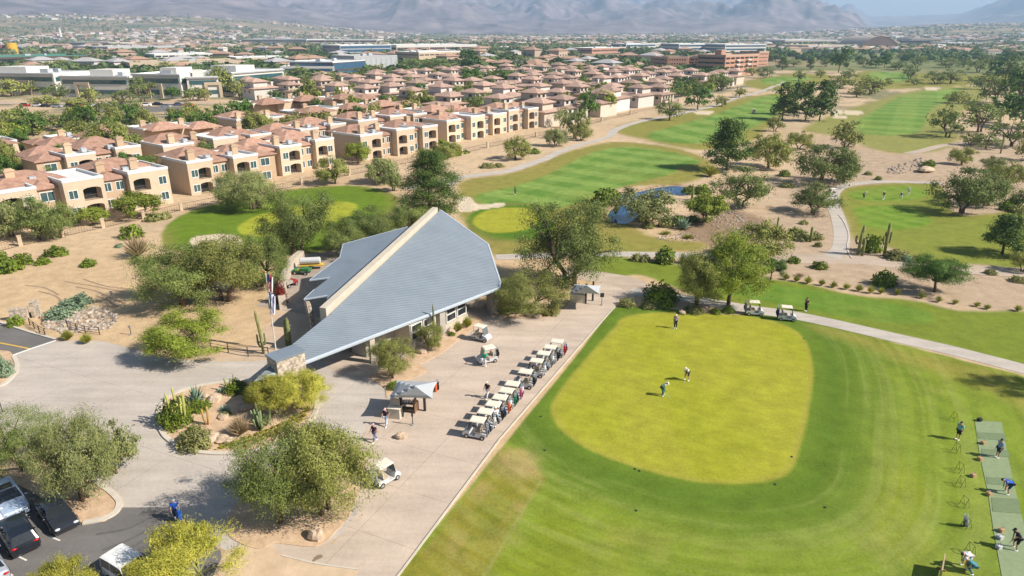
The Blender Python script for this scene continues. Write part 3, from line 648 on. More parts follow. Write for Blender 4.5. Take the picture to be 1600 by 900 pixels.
for i, rl in enumerate([[(118,448),(150,455),(178,468),(196,474)],[(100,440),(140,446),(190,456)],[(60,455),(85,462),(100,474)],[(130,436),(165,447),(205,452)],[(150,462),(170,470),(184,480)],[(40,446),(70,450),(92,461)]]):
    ribbon('sand_line', rl, .28, .012, mat('dark_sand', (.30, .21, .135), var=.2))  # narrow ribbons of darker sand

for tm in ([(185,868),(215,850),(245,830),(262,812)],[(160,860),(205,842),(238,822),(255,802)],[(150,835),(200,826),(240,806)]):
    ribbon('tyre_mark', tm, .22, .0185, mat('tyre_mark', (.115, .108, .104), var=.15))
# ------------------------------------------------------------------ vegetation
BARK = mat('bark', (.13, .085, .055), var=.3, scale=2.5, bump=.4)
BARKG = mat('green_bark', (.26, .27, .13), var=.2, scale=2)
LEAF = {
 'mesq': leaf('mesquite_leaf', L((110, 116, 58)), L((168, 166, 98))),
 'gmesq': leaf('dense_mesquite_leaf', L((88, 104, 54)), L((140, 148, 86))),
 'ggrey': leaf('ironwood_leaf', L((112, 120, 74)), L((164, 164, 112))),
 'palo': leaf('palo_verde_leaf', L((138, 138, 54)), L((190, 180, 86))),
 'spring': leaf('bright_tree_leaf', L((100, 116, 40)), L((150, 156, 66))),
 'pine': leaf('pine_needle', L((58, 80, 36)), L((104, 122, 54)), trans=.15),
 'dark': leaf('dark_tree_leaf', L((60, 86, 36)), L((104, 130, 56)), trans=.2),
 'will': leaf('acacia_leaf', L((112, 120, 60)), L((158, 158, 92))),
 'bush': leaf('bush_leaf', L((76, 96, 28)), L((128, 142, 48)), trans=.2),
 'blue': leaf('blue_shrub_leaf', L((110, 132, 112)), L((152, 168, 146))),
 'olive': leaf('olive_shrub_leaf', L((118, 120, 72)), L((158, 154, 104))),
 'dry': leaf('dry_twig', L((134, 112, 92)), L((170, 148, 124)), trans=.1),
 'tuft': leaf('grass_tuft_blade', L((128, 132, 52)), L((176, 170, 84))),
 'agave': leaf('agave_blade', L((110, 134, 124)), L((160, 178, 166)), trans=.05),
 'redlf': leaf('bougainvillea_leaf', L((96, 34, 30)), L((150, 60, 48))),
}
def leafmesh(name, P, N, D, ll, lw, m, parent, rs):
    """leaf-sized diamond faces at P, facing N, long axis D"""
    n = len(P); D = D - N * (D * N).sum(1, keepdims=True); D /= np.linalg.norm(D, axis=1, keepdims=True) + 1e-9
    S = np.cross(N, D); l_ = (ll * rs.uniform(.4, 1.5, n))[:, None]; w_ = (lw * rs.uniform(.7, 1.3, n))[:, None]
    V = np.stack([P - D * l_ / 2, P + S * w_ / 2, P + D * l_ / 2, P - S * w_ / 2], 1).reshape(-1, 3)
    Fq = np.arange(4 * n).reshape(n, 4); return npmesh(name, V, Fq, m, parent)
def unit(a): return a / (np.linalg.norm(a, axis=-1, keepdims=True) + 1e-9)
def clumps(kind, W_, H, seed, nc):
    rs = np.random.RandomState(seed); C = []; k = 0
    while len(C) < nc and k < nc * 30:
        k += 1
        if kind == 'pine':
            z = rs.rand() ** .85; r = (.5 * (1 - z) ** .7 + .10) * (.55 + .6 * vnoise(z * 7 + seed, seed * 1.7)); a = rs.rand() * 6.283
            a = round(a / 1.05 + z * 3) * 1.05 + rs.normal() * .25; rr = r * (rs.rand() ** .5)
            C.append((rr * math.cos(a) * W_, rr * math.sin(a) * W_, H * (.2 + .8 * z) - .12 * rr * H)); continue
        d = unit(rs.normal(size=3)); low = {'mesq': -.75, 'dark': -.6, 'dome': -.97, 'will': -.5, 'palo': -.35}.get(kind, -.4)
        if d[2] < low: continue
        lump = .5 + 1.0 * float(vnoise(d[0] * 1.7 + seed, d[1] * 1.7 + d[2] * 1.3 + 2 * seed))
        r = (.35 + .65 * rs.rand() ** .5) * min(lump, 1.14)
        if vnoise(d[0] * 2.6 + 5 + seed, d[1] * 2.6 + d[2] * 2 + seed) < .40 and r > .38: continue
        zc, rz = {'mesq': (.53, .47), 'dark': (.55, .46), 'dome': (.51, .49), 'will': (.56, .46), 'palo': (.52, .48)}.get(kind, (.55, .45))
        C.append((d[0] * r * W_ / 2, d[1] * r * W_ / 2, H * (zc + rz * d[2] * r)))
    return np.array(C), rs
def make_tree(kind, lf, W_, H, seed, nc, nl, ll, lw, name, bark=BARK, cat='tree', trunks=1, sag=0.):
    root = thing(name, 'tree', cat); C, rs = clumps(kind, W_, H, seed, nc)
    ctr = np.array([0, 0, H * .5]); rc = W_ * (.066 if kind != 'pine' else .085) * (60 / nc) ** .25
    sp = rs.normal(size=(len(C), nl, 3)) * rc * np.array([1, 1, .62 if kind != 'will' else 1.1]) * rs.uniform(.6, 1.3, (len(C), 1, 1))
    P = (C[:, None, :] + sp).reshape(-1, 3); P[:, 2] = np.maximum(P[:, 2], H * .05)
    out = unit((P - ctr) / np.array([W_ / 2, W_ / 2, H / 2])); cl = unit(sp.reshape(-1, 3) + 1e-6)
    N = unit(out * .55 + cl * .55 + rs.normal(size=P.shape) * .55 + np.array([0, 0, .25]))
    D = rs.normal(size=P.shape) + out * .6
    if kind == 'will': D += np.array([0, 0, -1.6])
    if kind == 'palo': D += out * 1.2 + np.array([0, 0, .9])
    if kind == 'pine': D += np.array([0, 0, .8])
    leafmesh('crown', P, N, D, ll, lw, LEAF[lf], root, rs)
    mb = MB(); q = random.Random(seed); r0 = W_ * (.024 if kind != 'pine' else .028)
    top = H * (.9 if kind == 'pine' else .27)
    for t in range(trunks):
        off = 0 if trunks == 1 else W_ * .05; a = 6.28 * t / trunks; bx, by = off * math.cos(a), off * math.sin(a)
        lean = W_ * (.03 if trunks == 1 else .1)
        fx, fy = bx + lean * math.cos(a + .4), by + lean * math.sin(a + .4)
        if kind == 'pine':
            mb.tube([(0, 0, -.3), (.1, 0, H * .3), (fx * .6, fy * .6, H * .6), (fx, fy, H * .93)], [r0, r0 * .85, r0 * .55, r0 * .15], 7)
        else: mb.tube([(bx, by, -.3), (bx * 1.1 + .05, by * 1.1, top * .5), (fx, fy, top)], [r0 * 1.25, r0, r0 * .8], 7)
        sel = [C[i] for i in q.sample(range(len(C)), min(len(C), 15 if kind != 'pine' else 16))]
        for c in sel:
            if kind == 'pine': s = (0, 0, max(H * .15, c[2] - H * .04)); mb.tube([s, ((s[0] + c[0]) / 2, (s[1] + c[1]) / 2, c[2] - H * .03), tuple(c)], [r0 * .35, r0 * .25, r0 * .08], 4, caps=False)
            else:
                if trunks > 1 and c[0] * math.cos(a) + c[1] * math.sin(a) < -W_ * .12: continue
                m1 = (fx + (c[0] - fx) * .45, fy + (c[1] - fy) * .45, top + (c[2] - top) * .6 + H * .03)
                mb.tube([(fx, fy, top * .96), m1, tuple(c)], [r0 * .6, r0 * .38, r0 * .1], 5, caps=False)
    mb.build('trunk', bark, root, smooth=True)
    return root, W_, H
PROT = {}
SPEC = {  # kind: envelope, leaf, width, height, trunks, bark, name
 'mesq': ('mesq', 'mesq', 9, 6, 2, BARK, 'mesquite_tree'), 'gmesq': ('mesq', 'gmesq', 11, 8, 2, BARK, 'mesquite_tree'), 'ggrey': ('mesq', 'ggrey', 9, 6, 3, BARK, 'ironwood_tree'),
 'gdome': ('dome', 'gmesq', 9, 7, 2, BARK, 'mesquite_tree'), 'palo': ('palo', 'palo', 7, 5.5, 2, BARKG, 'palo_verde_tree'), 'spring': ('dark', 'spring', 7, 6, 2, BARK, 'mesquite_tree'), 'pine': ('pine', 'pine', 7, 10, 1, BARK, 'pine_tree'),
 'dark': ('dark', 'dark', 7, 7, 1, BARK, 'ficus_tree'), 'will': ('will', 'will', 6.5, 8, 1, BARK, 'acacia_tree')}
LOD = {0: (125, 290, .185, .07), 1: (72, 115, .42, .185), 2: (30, 34, .8, .42)}
def get_tree(kind, lod, var):
    k = (kind, lod, var)
    if k not in PROT:
        env, lf, W_, H, tr, bk, nm = SPEC[kind]; nc, nl, ll, lw = LOD[lod]
        if kind in ('palo',) : ll, lw = ll * 1.5, lw * .62
        if kind == 'will': ll, lw = ll * 1.3, lw * .8
        if kind == 'pine': nl = int(nl * 1.1); nc = int(nc * 1.15); ll *= .9
        r, W_, H = make_tree(env, lf, W_, H, 13 * len(PROT) + 5 + var * 7, nc, nl, ll, lw, nm, bk, trunks=tr); PROT[k] = (Proto(r), W_, H)
    return PROT[k]
tcount = [0]
def tree(kind, u, v, wpx, hpx, label, group=None, p=None, lod=None):
    p = p or W(u, v); s = mpp(p); dist = math.hypot(p.x, p.y); dp = math.atan2(CAM_H - p.z, dist)
    w = wpx * s; h = max(1.2, (hpx * s - .30 * w * math.sin(dp)) / math.cos(dp))
    lod = lod if lod is not None else (0 if dist < 105 else 1 if dist < 230 else 2)
    tcount[0] += 1; pr, W0, H0 = get_tree(kind, lod, tcount[0] % (3 if lod else 2))
    q = random.Random(tcount[0]); k = q.uniform(.93, 1.07)
    return pr.place(p, q.uniform(0, 6.28), (w / W0 * .96 * k, w / W0 * .96 / k, h / H0), label, group)
DESC = {'mesq': 'olive-green mesquite tree', 'gmesq': 'dense green mesquite tree', 'ggrey': 'pale grey-green ironwood tree', 'palo': 'yellow-green palo verde tree', 'spring': 'bright green spreading tree',
        'pine': 'dark green pine tree', 'dark': 'dark rounded evergreen tree', 'will': 'tall drooping yellow-green tree',
        'bush': 'round green bush', 'blue': 'blue-grey spreading shrub', 'olive': 'olive-grey shrub', 'dry': 'bare brown twiggy shrub', 'tuft': 'yellow-green grass tuft', 'agave': 'blue-grey agave rosette'}
def ordinals(items, place):
    """a label for each item: its kind, its rank among its kind from left to right, and the place"""
    by = {}
    for i, it in enumerate(items): by.setdefault(it[0], []).append(i)
    lab = {}
    for k, ii in by.items():
        ii = sorted(ii, key=lambda i: items[i][1])
        for r, i in enumerate(ii):
            lab[i] = f"{DESC[k]} {place}" if len(ii) == 1 else f"{DESC[k]}, {ORD[r] if r < len(ORD) else 'further right'} {place}"
    return [lab[i] for i in range(len(items))]
def grove(items, place, group):
    for it, lb in zip(items, ordinals(items, place)): tree(*it, lb, group)
# shrubs, one mesh each
SHR = {}
def shrub_mesh(kind, lod, var):
    k = (kind, lod, var)
    if k in SHR: return SHR[k]
    rs = np.random.RandomState(31 + len(SHR)); n = {0: 1500, 1: 420, 2: 130}[lod]; sz = {0: 1, 1: 1.9, 2: 3.2}[lod]; nm = {'bush': 'bush', 'blue': 'shrub', 'olive': 'shrub', 'dry': 'dry_shrub', 'tuft': 'grass_tuft', 'agave': 'agave'}[kind]
    if kind in ('tuft', 'dry'):
        n = n // 2; a = rs.rand(n) * 6.283; t = rs.rand(n) ** .7 * 1.15; d = np.stack([np.sin(t) * np.cos(a), np.sin(t) * np.sin(a), np.cos(t)], 1)
        P = d * rs.uniform(.3, .75, n)[:, None] * np.array([.8, .8, 1]) + np.array([0, 0, .02]); N = unit(np.cross(d, rs.normal(size=d.shape)))
        o = leafmesh(nm, P, N, d, .8, .035 * sz ** .7 * (1 if kind == 'tuft' else .8), LEAF[kind], None, rs)
    elif kind == 'agave':
        mb = MB(); q = random.Random(5)
        for r, (nn, el) in enumerate(((9, .35), (9, .75), (7, 1.1), (4, 1.4))):
            for i in range(nn):
                a = 6.283 * i / nn + r * .35; c, s = math.cos(a), math.sin(a); e = el + q.uniform(-.08, .08); x, z = math.cos(e), math.sin(e)
                sd = (-s * .1, c * .1); ln = q.uniform(.8, 1)
                pts = [(.05 * c - sd[0] * .6, .05 * s - sd[1] * .6, 0), (.05 * c + sd[0] * .6, .05 * s + sd[1] * .6, 0), (.5 * ln * x * c + sd[0], .5 * ln * x * s + sd[1], .5 * ln * z + .02), (ln * x * c, ln * x * s, ln * z), (.5 * ln * x * c - sd[0], .5 * ln * x * s - sd[1], .5 * ln * z + .02), (.5 * ln * x * c, .5 * ln * x * s, .5 * ln * z - .05)]
                mb.add(pts, [(0, 1, 2, 5), (0, 5, 4), (5, 2, 3), (5, 3, 4)])
        o = mb.build(nm, LEAF['agave'])
    else:
        d = unit(rs.normal(size=(n, 3))); d[:, 2] = np.abs(d[:, 2]); lump = .6 + .7 * vnoise(d[:, 0] * 2.2 + 9 * var, d[:, 1] * 2.2 + d[:, 2] * 2)
        P = d * (np.minimum(lump, 1.1) * (.45 + .55 * rs.rand(n) ** .5))[:, None]; N = unit(d * .7 + rs.normal(size=d.shape) * .6 + np.array([0, 0, .3]))
        o = leafmesh(nm, P, N, rs.normal(size=d.shape) + d * .5, .17 * sz, .08 * sz, LEAF[kind], None, rs)
    SHR[k] = [o, False]; return SHR[k]
scount = [0]
def shrub(kind, u, v, wpx, hpx, label, group=None, cat=None, p=None, z=0):
    p = p or W(u, v); s = mpp(p); dist = math.hypot(p.x, p.y); dp = math.atan2(CAM_H - p.z, dist); w = wpx * s
    h = max(.3, (hpx * s - .35 * w * math.sin(dp)) / math.cos(dp)); lod = 0 if dist < 95 else 1 if dist < 190 else 2
    scount[0] += 1; k = shrub_mesh(kind, lod, scount[0] % 2)
    o = k[0]
    if k[1]: o = k[0].copy(); COL.objects.link(o)
    k[1] = True; o.location = p + Vector((0, 0, z)); o.rotation_euler = (0, 0, scount[0] * 1.7); o.scale = (w / 2, w / 2, h)
    return tag(o, label, cat or {'tuft': 'grass tuft', 'agave': 'agave'}.get(kind, 'shrub'), group)
def shrubs(items, place, group):
    for it, lb in zip(items, ordinals(items, place)): shrub(*it, lb, group)
def cactus_saguaro(u, v, hpx, arms, label, group=None, w=.22, p=None, lean=0):
    p = p or W(u, v); s = mpp(p); dp = math.atan2(CAM_H, math.hypot(p.x, p.y)); h = hpx * s / math.cos(dp)
    t = thing('saguaro_cactus', label, 'cactus', p, 0, group); M = mat('cactus_green', L((96, 106, 56)), var=.2, scale=2, col2=L((136, 138, 84)), bump=.3)
    mb = MB(); mb.tube([(0, 0, -.1), (lean * .3, 0, h * .5), (lean, 0, h * .92), (lean, 0, h)], [w * .9, w, w * .85, w * .3], 9); mb.build('stem', M, t, True)
    for (a, z0, out, z1) in arms:
        c, sn = math.cos(a), math.sin(a); mb = MB()
        mb.tube([(0, 0, h * z0), (c * out * .7, sn * out * .7, h * z0), (c * out, sn * out, h * (z0 + .08)), (c * out, sn * out, h * z1), (c * out, sn * out, h * z1 + .12)], [w * .6, w * .65, w * .7, w * .62, w * .2], 8); mb.build('arm', M, t, True)
    return t
def organ_pipe(u, v, hpx, n, spread, label, lf=(150, 150, 70), seed=1, w=.07):
    p = W(u, v); s = mpp(p); h = hpx * s; q = random.Random(seed); mb = MB()
    for i in range(n):
        a = q.random() * 6.28; r = spread * q.random() ** .5; k = h * q.uniform(.45, 1)
        mb.tube([(r * .3 * math.cos(a), r * .3 * math.sin(a), 0), (r * .8 * math.cos(a), r * .8 * math.sin(a), k * .4), (r * math.cos(a), r * math.sin(a), k * .95), (r * math.cos(a), r * math.sin(a), k)], [w, w * 1.1, w, w * .4], 7)
    o = mb.build('organ_pipe_cactus', mat('organ_pipe_%d' % lf[0], L(lf), var=.15, scale=3, bump=.3), None, True); o.location = p; return tag(o, label, 'cactus')

# --- the trees round the clubhouse, each its own
tree('gdome', 285, 478, 140, 108, 'broad grey-green mesquite left of the flagpole, leftmost of its clump')
tree('mesq', 352, 470, 140, 112, 'yellowish mesquite in the middle of the clump left of the flagpole')
tree('gdome', 405, 448, 100, 92, 'green mesquite at the right end of the clump by the flagpole')
tree('gdome', 466, 398, 128, 116, 'large dark round mesquite beside the green, left of the clubhouse roof', lod=0)
tree('gdome', 540, 400, 80, 66, 'mesquite just behind the left clubhouse roof edge', lod=0)
tree('gdome', 588, 384, 95, 68, 'wide mesquite peeping over the clubhouse ridge', lod=0)
tree('gdome', 640, 362, 80, 56, 'low mesquite under the big pine behind the clubhouse', lod=0)
tree('ggrey', 402, 326, 108, 74, 'grey-green tree on the far edge of the left green by the apartments', lod=0)
tree('pine', 674, 352, 112, 122, 'big dark pine rising behind the tip of the clubhouse roof', lod=0)
tree('gdome', 890, 444, 158, 146, 'tallest spreading mesquite with dark trunk right of the clubhouse')
tree('mesq', 826, 490, 110, 70, 'low mesquite in the bed at the right corner of the clubhouse')
tree('mesq', 1088, 478, 90, 92, 'mesquite with bare trunk beside the cart path, left of a pair')
tree('spring', 1138, 476, 105, 118, 'bright tree beside the cart path, right of a pair')
tree('spring', 300, 556, 122, 80, 'dense dome-shaped tree casting shadow on the driveway')
tree('palo', 432, 648, 76, 64, 'yellow palo verde on the island, nearer the middle')
tree('palo', 470, 640, 88, 72, 'yellow palo verde on the island in front of the stone tower')
tree('gmesq', 438, 812, 165, 160, 'big spreading mesquite on the bed below the island, left half')
tree('mesq', 508, 800, 165, 155, 'big spreading mesquite beside the lone parked cart, right half')
tree('ggrey', 132, 780, 116, 146, 'open tree with pale trunk at the tip of the car park bed')
tree('gmesq', 42, 732, 118, 108, 'open tree shading the parked cars, left one on the bed')
tree('ggrey', 178, 740, 80, 84, 'thin leaning branchy tree over the kerb of the car park bed', lod=1)
tree('palo', 298, 934, 150, 118, 'wispy yellow palo verde hiding the white jeep')
tree('palo', 112, 972, 110, 100, 'wispy yellow palo verde at the bottom picture edge by the watermarked corner'.replace(' by the watermarked corner', ''))
tree('mesq', 612, 590, 78, 70, 'small light tree between shade sail and clubhouse')
tree('mesq', 672, 546, 42, 46, 'small wispy tree against the clubhouse windows')
tree('gmesq', 1652, 612, 84, 96, 'tree at the right picture edge shading the lawn', lod=0)
tree('mesq', 800, 474, 60, 42, 'small mesquite close behind the clubhouse column')
grove([('pine',1135,266,74,80),('gmesq',1157,322,86,60),('ggrey',1003,346,98,60),('spring',1100,347,62,48),('mesq',1200,262,64,54),('gmesq',1283,287,92,64),('gmesq',1318,284,42,50),('gmesq',1270,334,72,48),
       ('mesq',1188,403,80,62),('dark',1204,437,40,42),('mesq',1248,233,36,28),('mesq',1322,230,56,40),('mesq',1210,205,30,26)], 'in the desert beyond the upper path', 'trees of the desert strip')
grove([('gmesq',1502,333,88,68),('gmesq',1540,322,66,58),('mesq',1502,257,36,30),('mesq',1573,292,56,40),('dark',1460,456,92,68),('pine',1566,397,74,66),('mesq',1597,424,36,34),('ggrey',1550,268,36,26),
       ('olive' if 0 else 'gmesq',1594,322,36,30)], 'round the right tee', 'trees round the right tee')
grove([('pine',1222,188,46,56),('pine',1240,180,36,50),('pine',1258,190,42,58),('pine',1280,189,44,60),('pine',1292,178,34,48)], 'of the pine clump between the fairways', 'pine clump')
grove([('gmesq',1480,214,56,50),('gmesq',1530,206,66,48),('dark',1562,192,50,44),('gmesq',1580,228,62,44),('dark',1592,200,50,50),('gmesq',1555,160,54,44),('dark',1590,165,56,56),('dark',1570,128,56,34),('gmesq',1598,132,50,46),
       ('gmesq',1540,232,40,24),('mesq',1515,226,34,20),('mesq',1604,250,40,34),('gmesq',1536,140,44,24),('mesq',1500,162,40,20)], 'of the wood right of the far fairway', 'wood right of the far fairway')
grove([('mesq',1360,147,52,26),('mesq',1310,138,52,20),('mesq',1338,152,26,16),('dark',1310,114,30,38),('gmesq',1322,126,36,18),('mesq',1385,134,18,12),('gmesq',1421,123,28,20),('gmesq',1430,133,30,12),('gmesq',1462,131,34,20),
       ('gmesq',1485,130,34,22),('gmesq',1350,104,26,14),('dark',1368,106,22,14),('dark',1382,106,22,22),('gmesq',1402,109,40,14),('gmesq',1432,106,28,18),('gmesq',1480,106,40,16),('gmesq',1505,105,28,14),('gmesq',1528,113,40,20),
       ('pine',1222,110,20,20),('pine',1266,109,17,17),('mesq',1248,126,18,16),('mesq',1282,121,16,12),('gmesq',1240,104,24,12),('gmesq',1290,104,24,13),('dark',1300,97,26,12),('gmesq',1550,98,40,14),('dark',1585,100,44,20),
       ('gmesq',1195,122,30,18),('mesq',1175,118,24,14),('gmesq',1205,96,26,12),('gmesq',1330,92,30,10),('gmesq',1410,92,30,10),('dark',1460,93,26,10),('gmesq',1520,92,34,10)], 'among the far fairways', 'trees among the far fairways')
grove([('ggrey',18,370,64,60),('gmesq',62,374,76,64),('gmesq',96,371,58,60),('spring',146,350,46,30),('spring',220,339,68,44),('mesq',524,287,48,44),('ggrey',600,285,52,40),('ggrey',615,298,34,34),('mesq',805,249,46,36),('ggrey',868,228,36,28),
       ('gmesq',898,216,44,46),('mesq',908,219,30,28),('gmesq',1046,188,44,34),('dark',1090,171,42,36),('mesq',1128,166,24,16),('mesq',1155,152,22,16),('mesq',700,247,40,26),('spring',560,256,34,34)], 'along the apartment fence', 'trees along the apartment fence')
VTREES = [('will',184,262,84,70),('will',14,284,46,62),('dark',106,276,42,36),('mesq',60,266,44,30),('will',262,262,40,42),('gmesq',125,236,50,30),('mesq',40,212,60,34),('will',300,196,34,32),('dark',325,198,30,22),('dark',376,196,44,42),
       ('will',404,228,56,50),('will',500,218,48,44),('will',486,176,50,48),('dark',462,182,28,30),('spring',572,202,50,18),('will',614,186,28,34),('mesq',546,152,26,22),('mesq',586,152,40,18),('spring',612,158,24,26),('gmesq',750,178,52,32),
       ('dark',735,112,40,32),('dark',738,142,42,36),('dark',762,142,34,30),('dark',786,142,36,32),('dark',812,140,34,30),('gmesq',824,108,40,20),('dark',920,188,32,44),('spring',948,182,34,40),('gmesq',880,200,30,30),('dark',1065,147,32,26),('gmesq',1095,142,36,26),
       ('gmesq',1125,142,46,26),('will',990,128,20,26),('will',906,130,20,26),('mesq',700,205,24,22),('mesq',640,228,30,24),('spring',330,258,30,24),('gmesq',150,212,46,24),('will',690,196,26,26),('mesq',455,205,26,22),('dark',840,196,22,22),('gmesq',968,118,30,18),('mesq',1040,128,34,18)]
grove(VTREES, 'among the houses', 'trees among the houses')
grove([('gmesq',90,158,40,26),('mesq',140,160,34,22),('gmesq',300,158,36,24),('mesq',322,157,30,20),('gmesq',410,152,34,24),('dark',440,150,30,22),('gmesq',190,162,40,22),('gmesq',224,159,44,38),('dark',270,155,24,20),('will',350,150,42,42),('mesq',376,152,36,26),('gmesq',165,188,54,36),('mesq',20,206,64,34),('gmesq',66,204,54,32),('mesq',112,204,50,26),('gmesq',205,184,46,26),('mesq',70,165,46,16),('mesq',120,166,36,14),
       ('mesq',20,150,48,26),('mesq',48,148,30,20),('gmesq',470,128,40,26),('gmesq',510,140,60,28),('gmesq',560,128,44,22),('mesq',430,132,40,24),('gmesq',640,112,40,20),('gmesq',680,118,44,26),('mesq',590,118,36,18),('gmesq',560,100,40,16),('gmesq',590,96,36,14),
       ('gmesq',480,98,36,14),('mesq',300,108,40,14),('mesq',260,112,36,14),('dark',228,94,30,12),('gmesq',340,100,30,12),('mesq',90,108,44,14),('gmesq',150,92,40,14),('mesq',50,96,36,10)], 'by the office blocks', 'trees by the office blocks')
# --- shrubs
shrubs([('bush',10,424,46,30),('bush',36,412,30,20),('bush',68,412,26,13),('bush',88,399,34,18),('bush',138,416,26,15),('bush',206,371,36,24),('dry',216,402,62,40),('blue',186,386,14,7),('bush',0,408,26,20)], 'on the bare sand below the apartments', 'desert shrubs on the bare sand')
shrubs([('bush',25,508,26,18),('tuft',106,531,28,18),('tuft',136,536,28,18),('blue',112,484,46,24),('blue',92,496,44,22),('blue',6,586,34,36),('blue',128,474,32,20),('olive',48,494,16,8)], 'by the access road', 'shrubs by the access road')
shrubs([('bush',275,662,56,50),('agave',306,628,42,36),('bush',312,640,36,22),('olive',308,696,60,40),('dry',376,680,50,36),('bush',300,676,20,14),('agave',345,614,18,12),('bush',372,612,40,26),('bush',402,624,44,34),('agave',352,642,26,14),('bush',352,650,20,10)], 'on the planted island', 'island plants')
shrubs([('dark' if 0 else 'bush',1033,472,60,40),('olive',980,477,30,16),('olive',1016,480,34,16),('olive',1088,488,28,13),('bush',1118,489,20,11),('bush',1138,488,22,14),('olive',1080,485,26,12)], 'in the bed above the practice green', 'bed above the practice green')
shrubs([('bush',944,318,44,28),('tuft',962,336,14,24),('bush',960,312,26,18),('bush',1077,302,26,14),('bush',1097,302,30,16),('tuft',1110,276,44,22),('bush',1060,352,28,18),('agave',1068,358,40,26),('olive',1040,354,26,16),('olive',1012,356,22,14),('bush',1084,346,18,12),
        ('tuft',1040,366,30,8),('tuft',1075,372,34,9),('bush',1038,410,36,30),('olive',994,407,18,14),('olive',1008,408,20,14),('agave',1066,411,24,20),('agave',1080,414,24,22),('bush',1240,410,22,12)], 'around the pond', 'shrubs around the pond')
shrubs([('tuft',1228,437,18,12),('tuft',1244,440,18,12),('tuft',1262,443,20,14),('tuft',1284,446,18,12),('tuft',1302,449,20,12),('tuft',1322,452,20,12),('tuft',1342,455,20,14),('tuft',1360,458,20,14),('tuft',1376,459,18,12),('tuft',1402,461,18,12),('tuft',1440,466,18,12),
        ('tuft',1466,472,18,12),('tuft',1492,475,16,10),('tuft',1526,479,18,10),('tuft',1542,483,18,10),('tuft',1590,486,20,12)], 'in the row edging the upper turf', 'row of grass tufts')
shrubs([('bush',1380,445,42,28),('bush',1280,419,26,14),('olive',1252,374,34,18),('olive',1275,374,22,14),('bush',1240,370,28,18),('olive',1278,385,14,9),('olive',1256,350,16,8),('bush',1362,393,34,30),('olive',1400,404,40,18),('blue',1416,408,18,12),('dry',1250,432,26,8),('olive',1548,428,20,10),
        ('bush',1451,260,24,12),('bush',1225,275,20,11),('olive',1356,273,14,7),('bush',1372,281,12,7),('bush',1580,322,30,16),('olive',1590,332,26,14),('bush',1572,328,24,14),('olive',1590,440,24,12),('bush',1574,380,14,9),('olive',1230,292,24,10)], 'on the desert right of the pond', 'shrubs right of the pond')
shrubs([('bush',695,244,46,28),('olive',762,262,26,10),('olive',780,261,20,8),('bush',724,240,20,9),('bush',836,240,18,10),('olive',655,260,22,12),('bush',346,300,16,9),('bush',118,348,14,14),('olive',240,345,30,16),('olive',258,342,22,14),('bush',820,228,14,9),('olive',1075,148,18,7)], 'beside the apartments', 'shrubs beside the apartments')
shrubs([('tuft',716,518,22,18),('tuft',730,512,24,20),('bush',706,524,14,8),('bush',616,606,26,14),('bush',800,486,24,14),('olive',862,490,28,18),('tuft',850,494,18,14),('bush',786,488,18,12)], 'at the foot of the clubhouse', 'clubhouse plants')
o = shrub('bush', 441, 474, 18, 40, 'red-flowering climber on the wall by the flagpole'); o.data = o.data.copy(); o.data.materials[0] = LEAF['redlf']; o.name = 'flowering_bush'
o['label'] = 'red-flowering bush against the yard wall behind the flagpole'
# --- cacti
cactus_saguaro(1340, 398, 46, [(0.4, .42, .55, .68), (2.9, .38, .6, .62), (4.4, .5, .5, .75)], 'many-armed saguaro at the left of the bed beside the path fork', 'saguaros by the path fork', .26, lean=.25)
cactus_saguaro(1381, 400, 52, [(0.2, .4, .6, .7), (3.2, .36, .55, .6), (1.7, .5, .45, .68)], 'tallest many-armed saguaro right of the path fork', 'saguaros by the path fork', .26)
cactus_saguaro(1347, 400, 27, [], 'short single saguaro stem leaning between two armed saguaros', 'saguaros by the path fork', .22)
cactus_saguaro(1266, 378, 24, [], 'single saguaro column left of the cart path', 'saguaro columns', .25)
cactus_saguaro(1214, 360, 21, [], 'single saguaro column beside the wash, leftmost', 'saguaro columns', .2)
cactus_saguaro(1238, 373, 9, [], 'small barrel-like cactus left of the cart path', 'saguaro columns', .3)
cactus_saguaro(1081, 312, 24, [], 'slim saguaro column at the right end of the pond', 'saguaro columns', .22)
cactus_saguaro(1563, 240, 26, [], 'slim saguaro column in the right wood', 'saguaro columns', .22)
cactus_saguaro(412, 552, 66, [(3.0, .16, .5, .42), (.3, .2, .32, .45), (5, .22, .4, .35)], 'armed cactus beside the rope fence by the flagpole', None, .16, lean=-.3)
cactus_saguaro(449, 540, 40, [], 'thick green cactus column right of the flagpole, left of a pair', 'cactus pair', .2)
cactus_saguaro(453, 541, 44, [], 'thick green cactus column right of the flagpole, right of a pair', 'cactus pair', .24)
cactus_saguaro(679, 534, 58, [], 'tall thin saguaro before the clubhouse windows', None, .12)
organ_pipe(284, 662, 66, 12, 1.0, 'tall yellow-green organ pipe cactus at the left end of the island', (168, 168, 92), 4, .085)
organ_pipe(324, 664, 34, 3, .3, 'short tan cactus stems in the middle of the island', (176, 140, 80), 5, .08)
organ_pipe(410, 668, 38, 16, 1.0, 'bushy pale green cactus cluster at the island edge', (118, 132, 92), 6, .09)
organ_pipe(362, 610, 24, 12, .8, 'pale cactus cluster at the far edge of the island', (140, 146, 96), 7, .08)
organ_pipe(858, 494, 16, 14, .9, 'brown-green prickly cactus beside boulders at the clubhouse corner', (130, 116, 60), 8, .07)
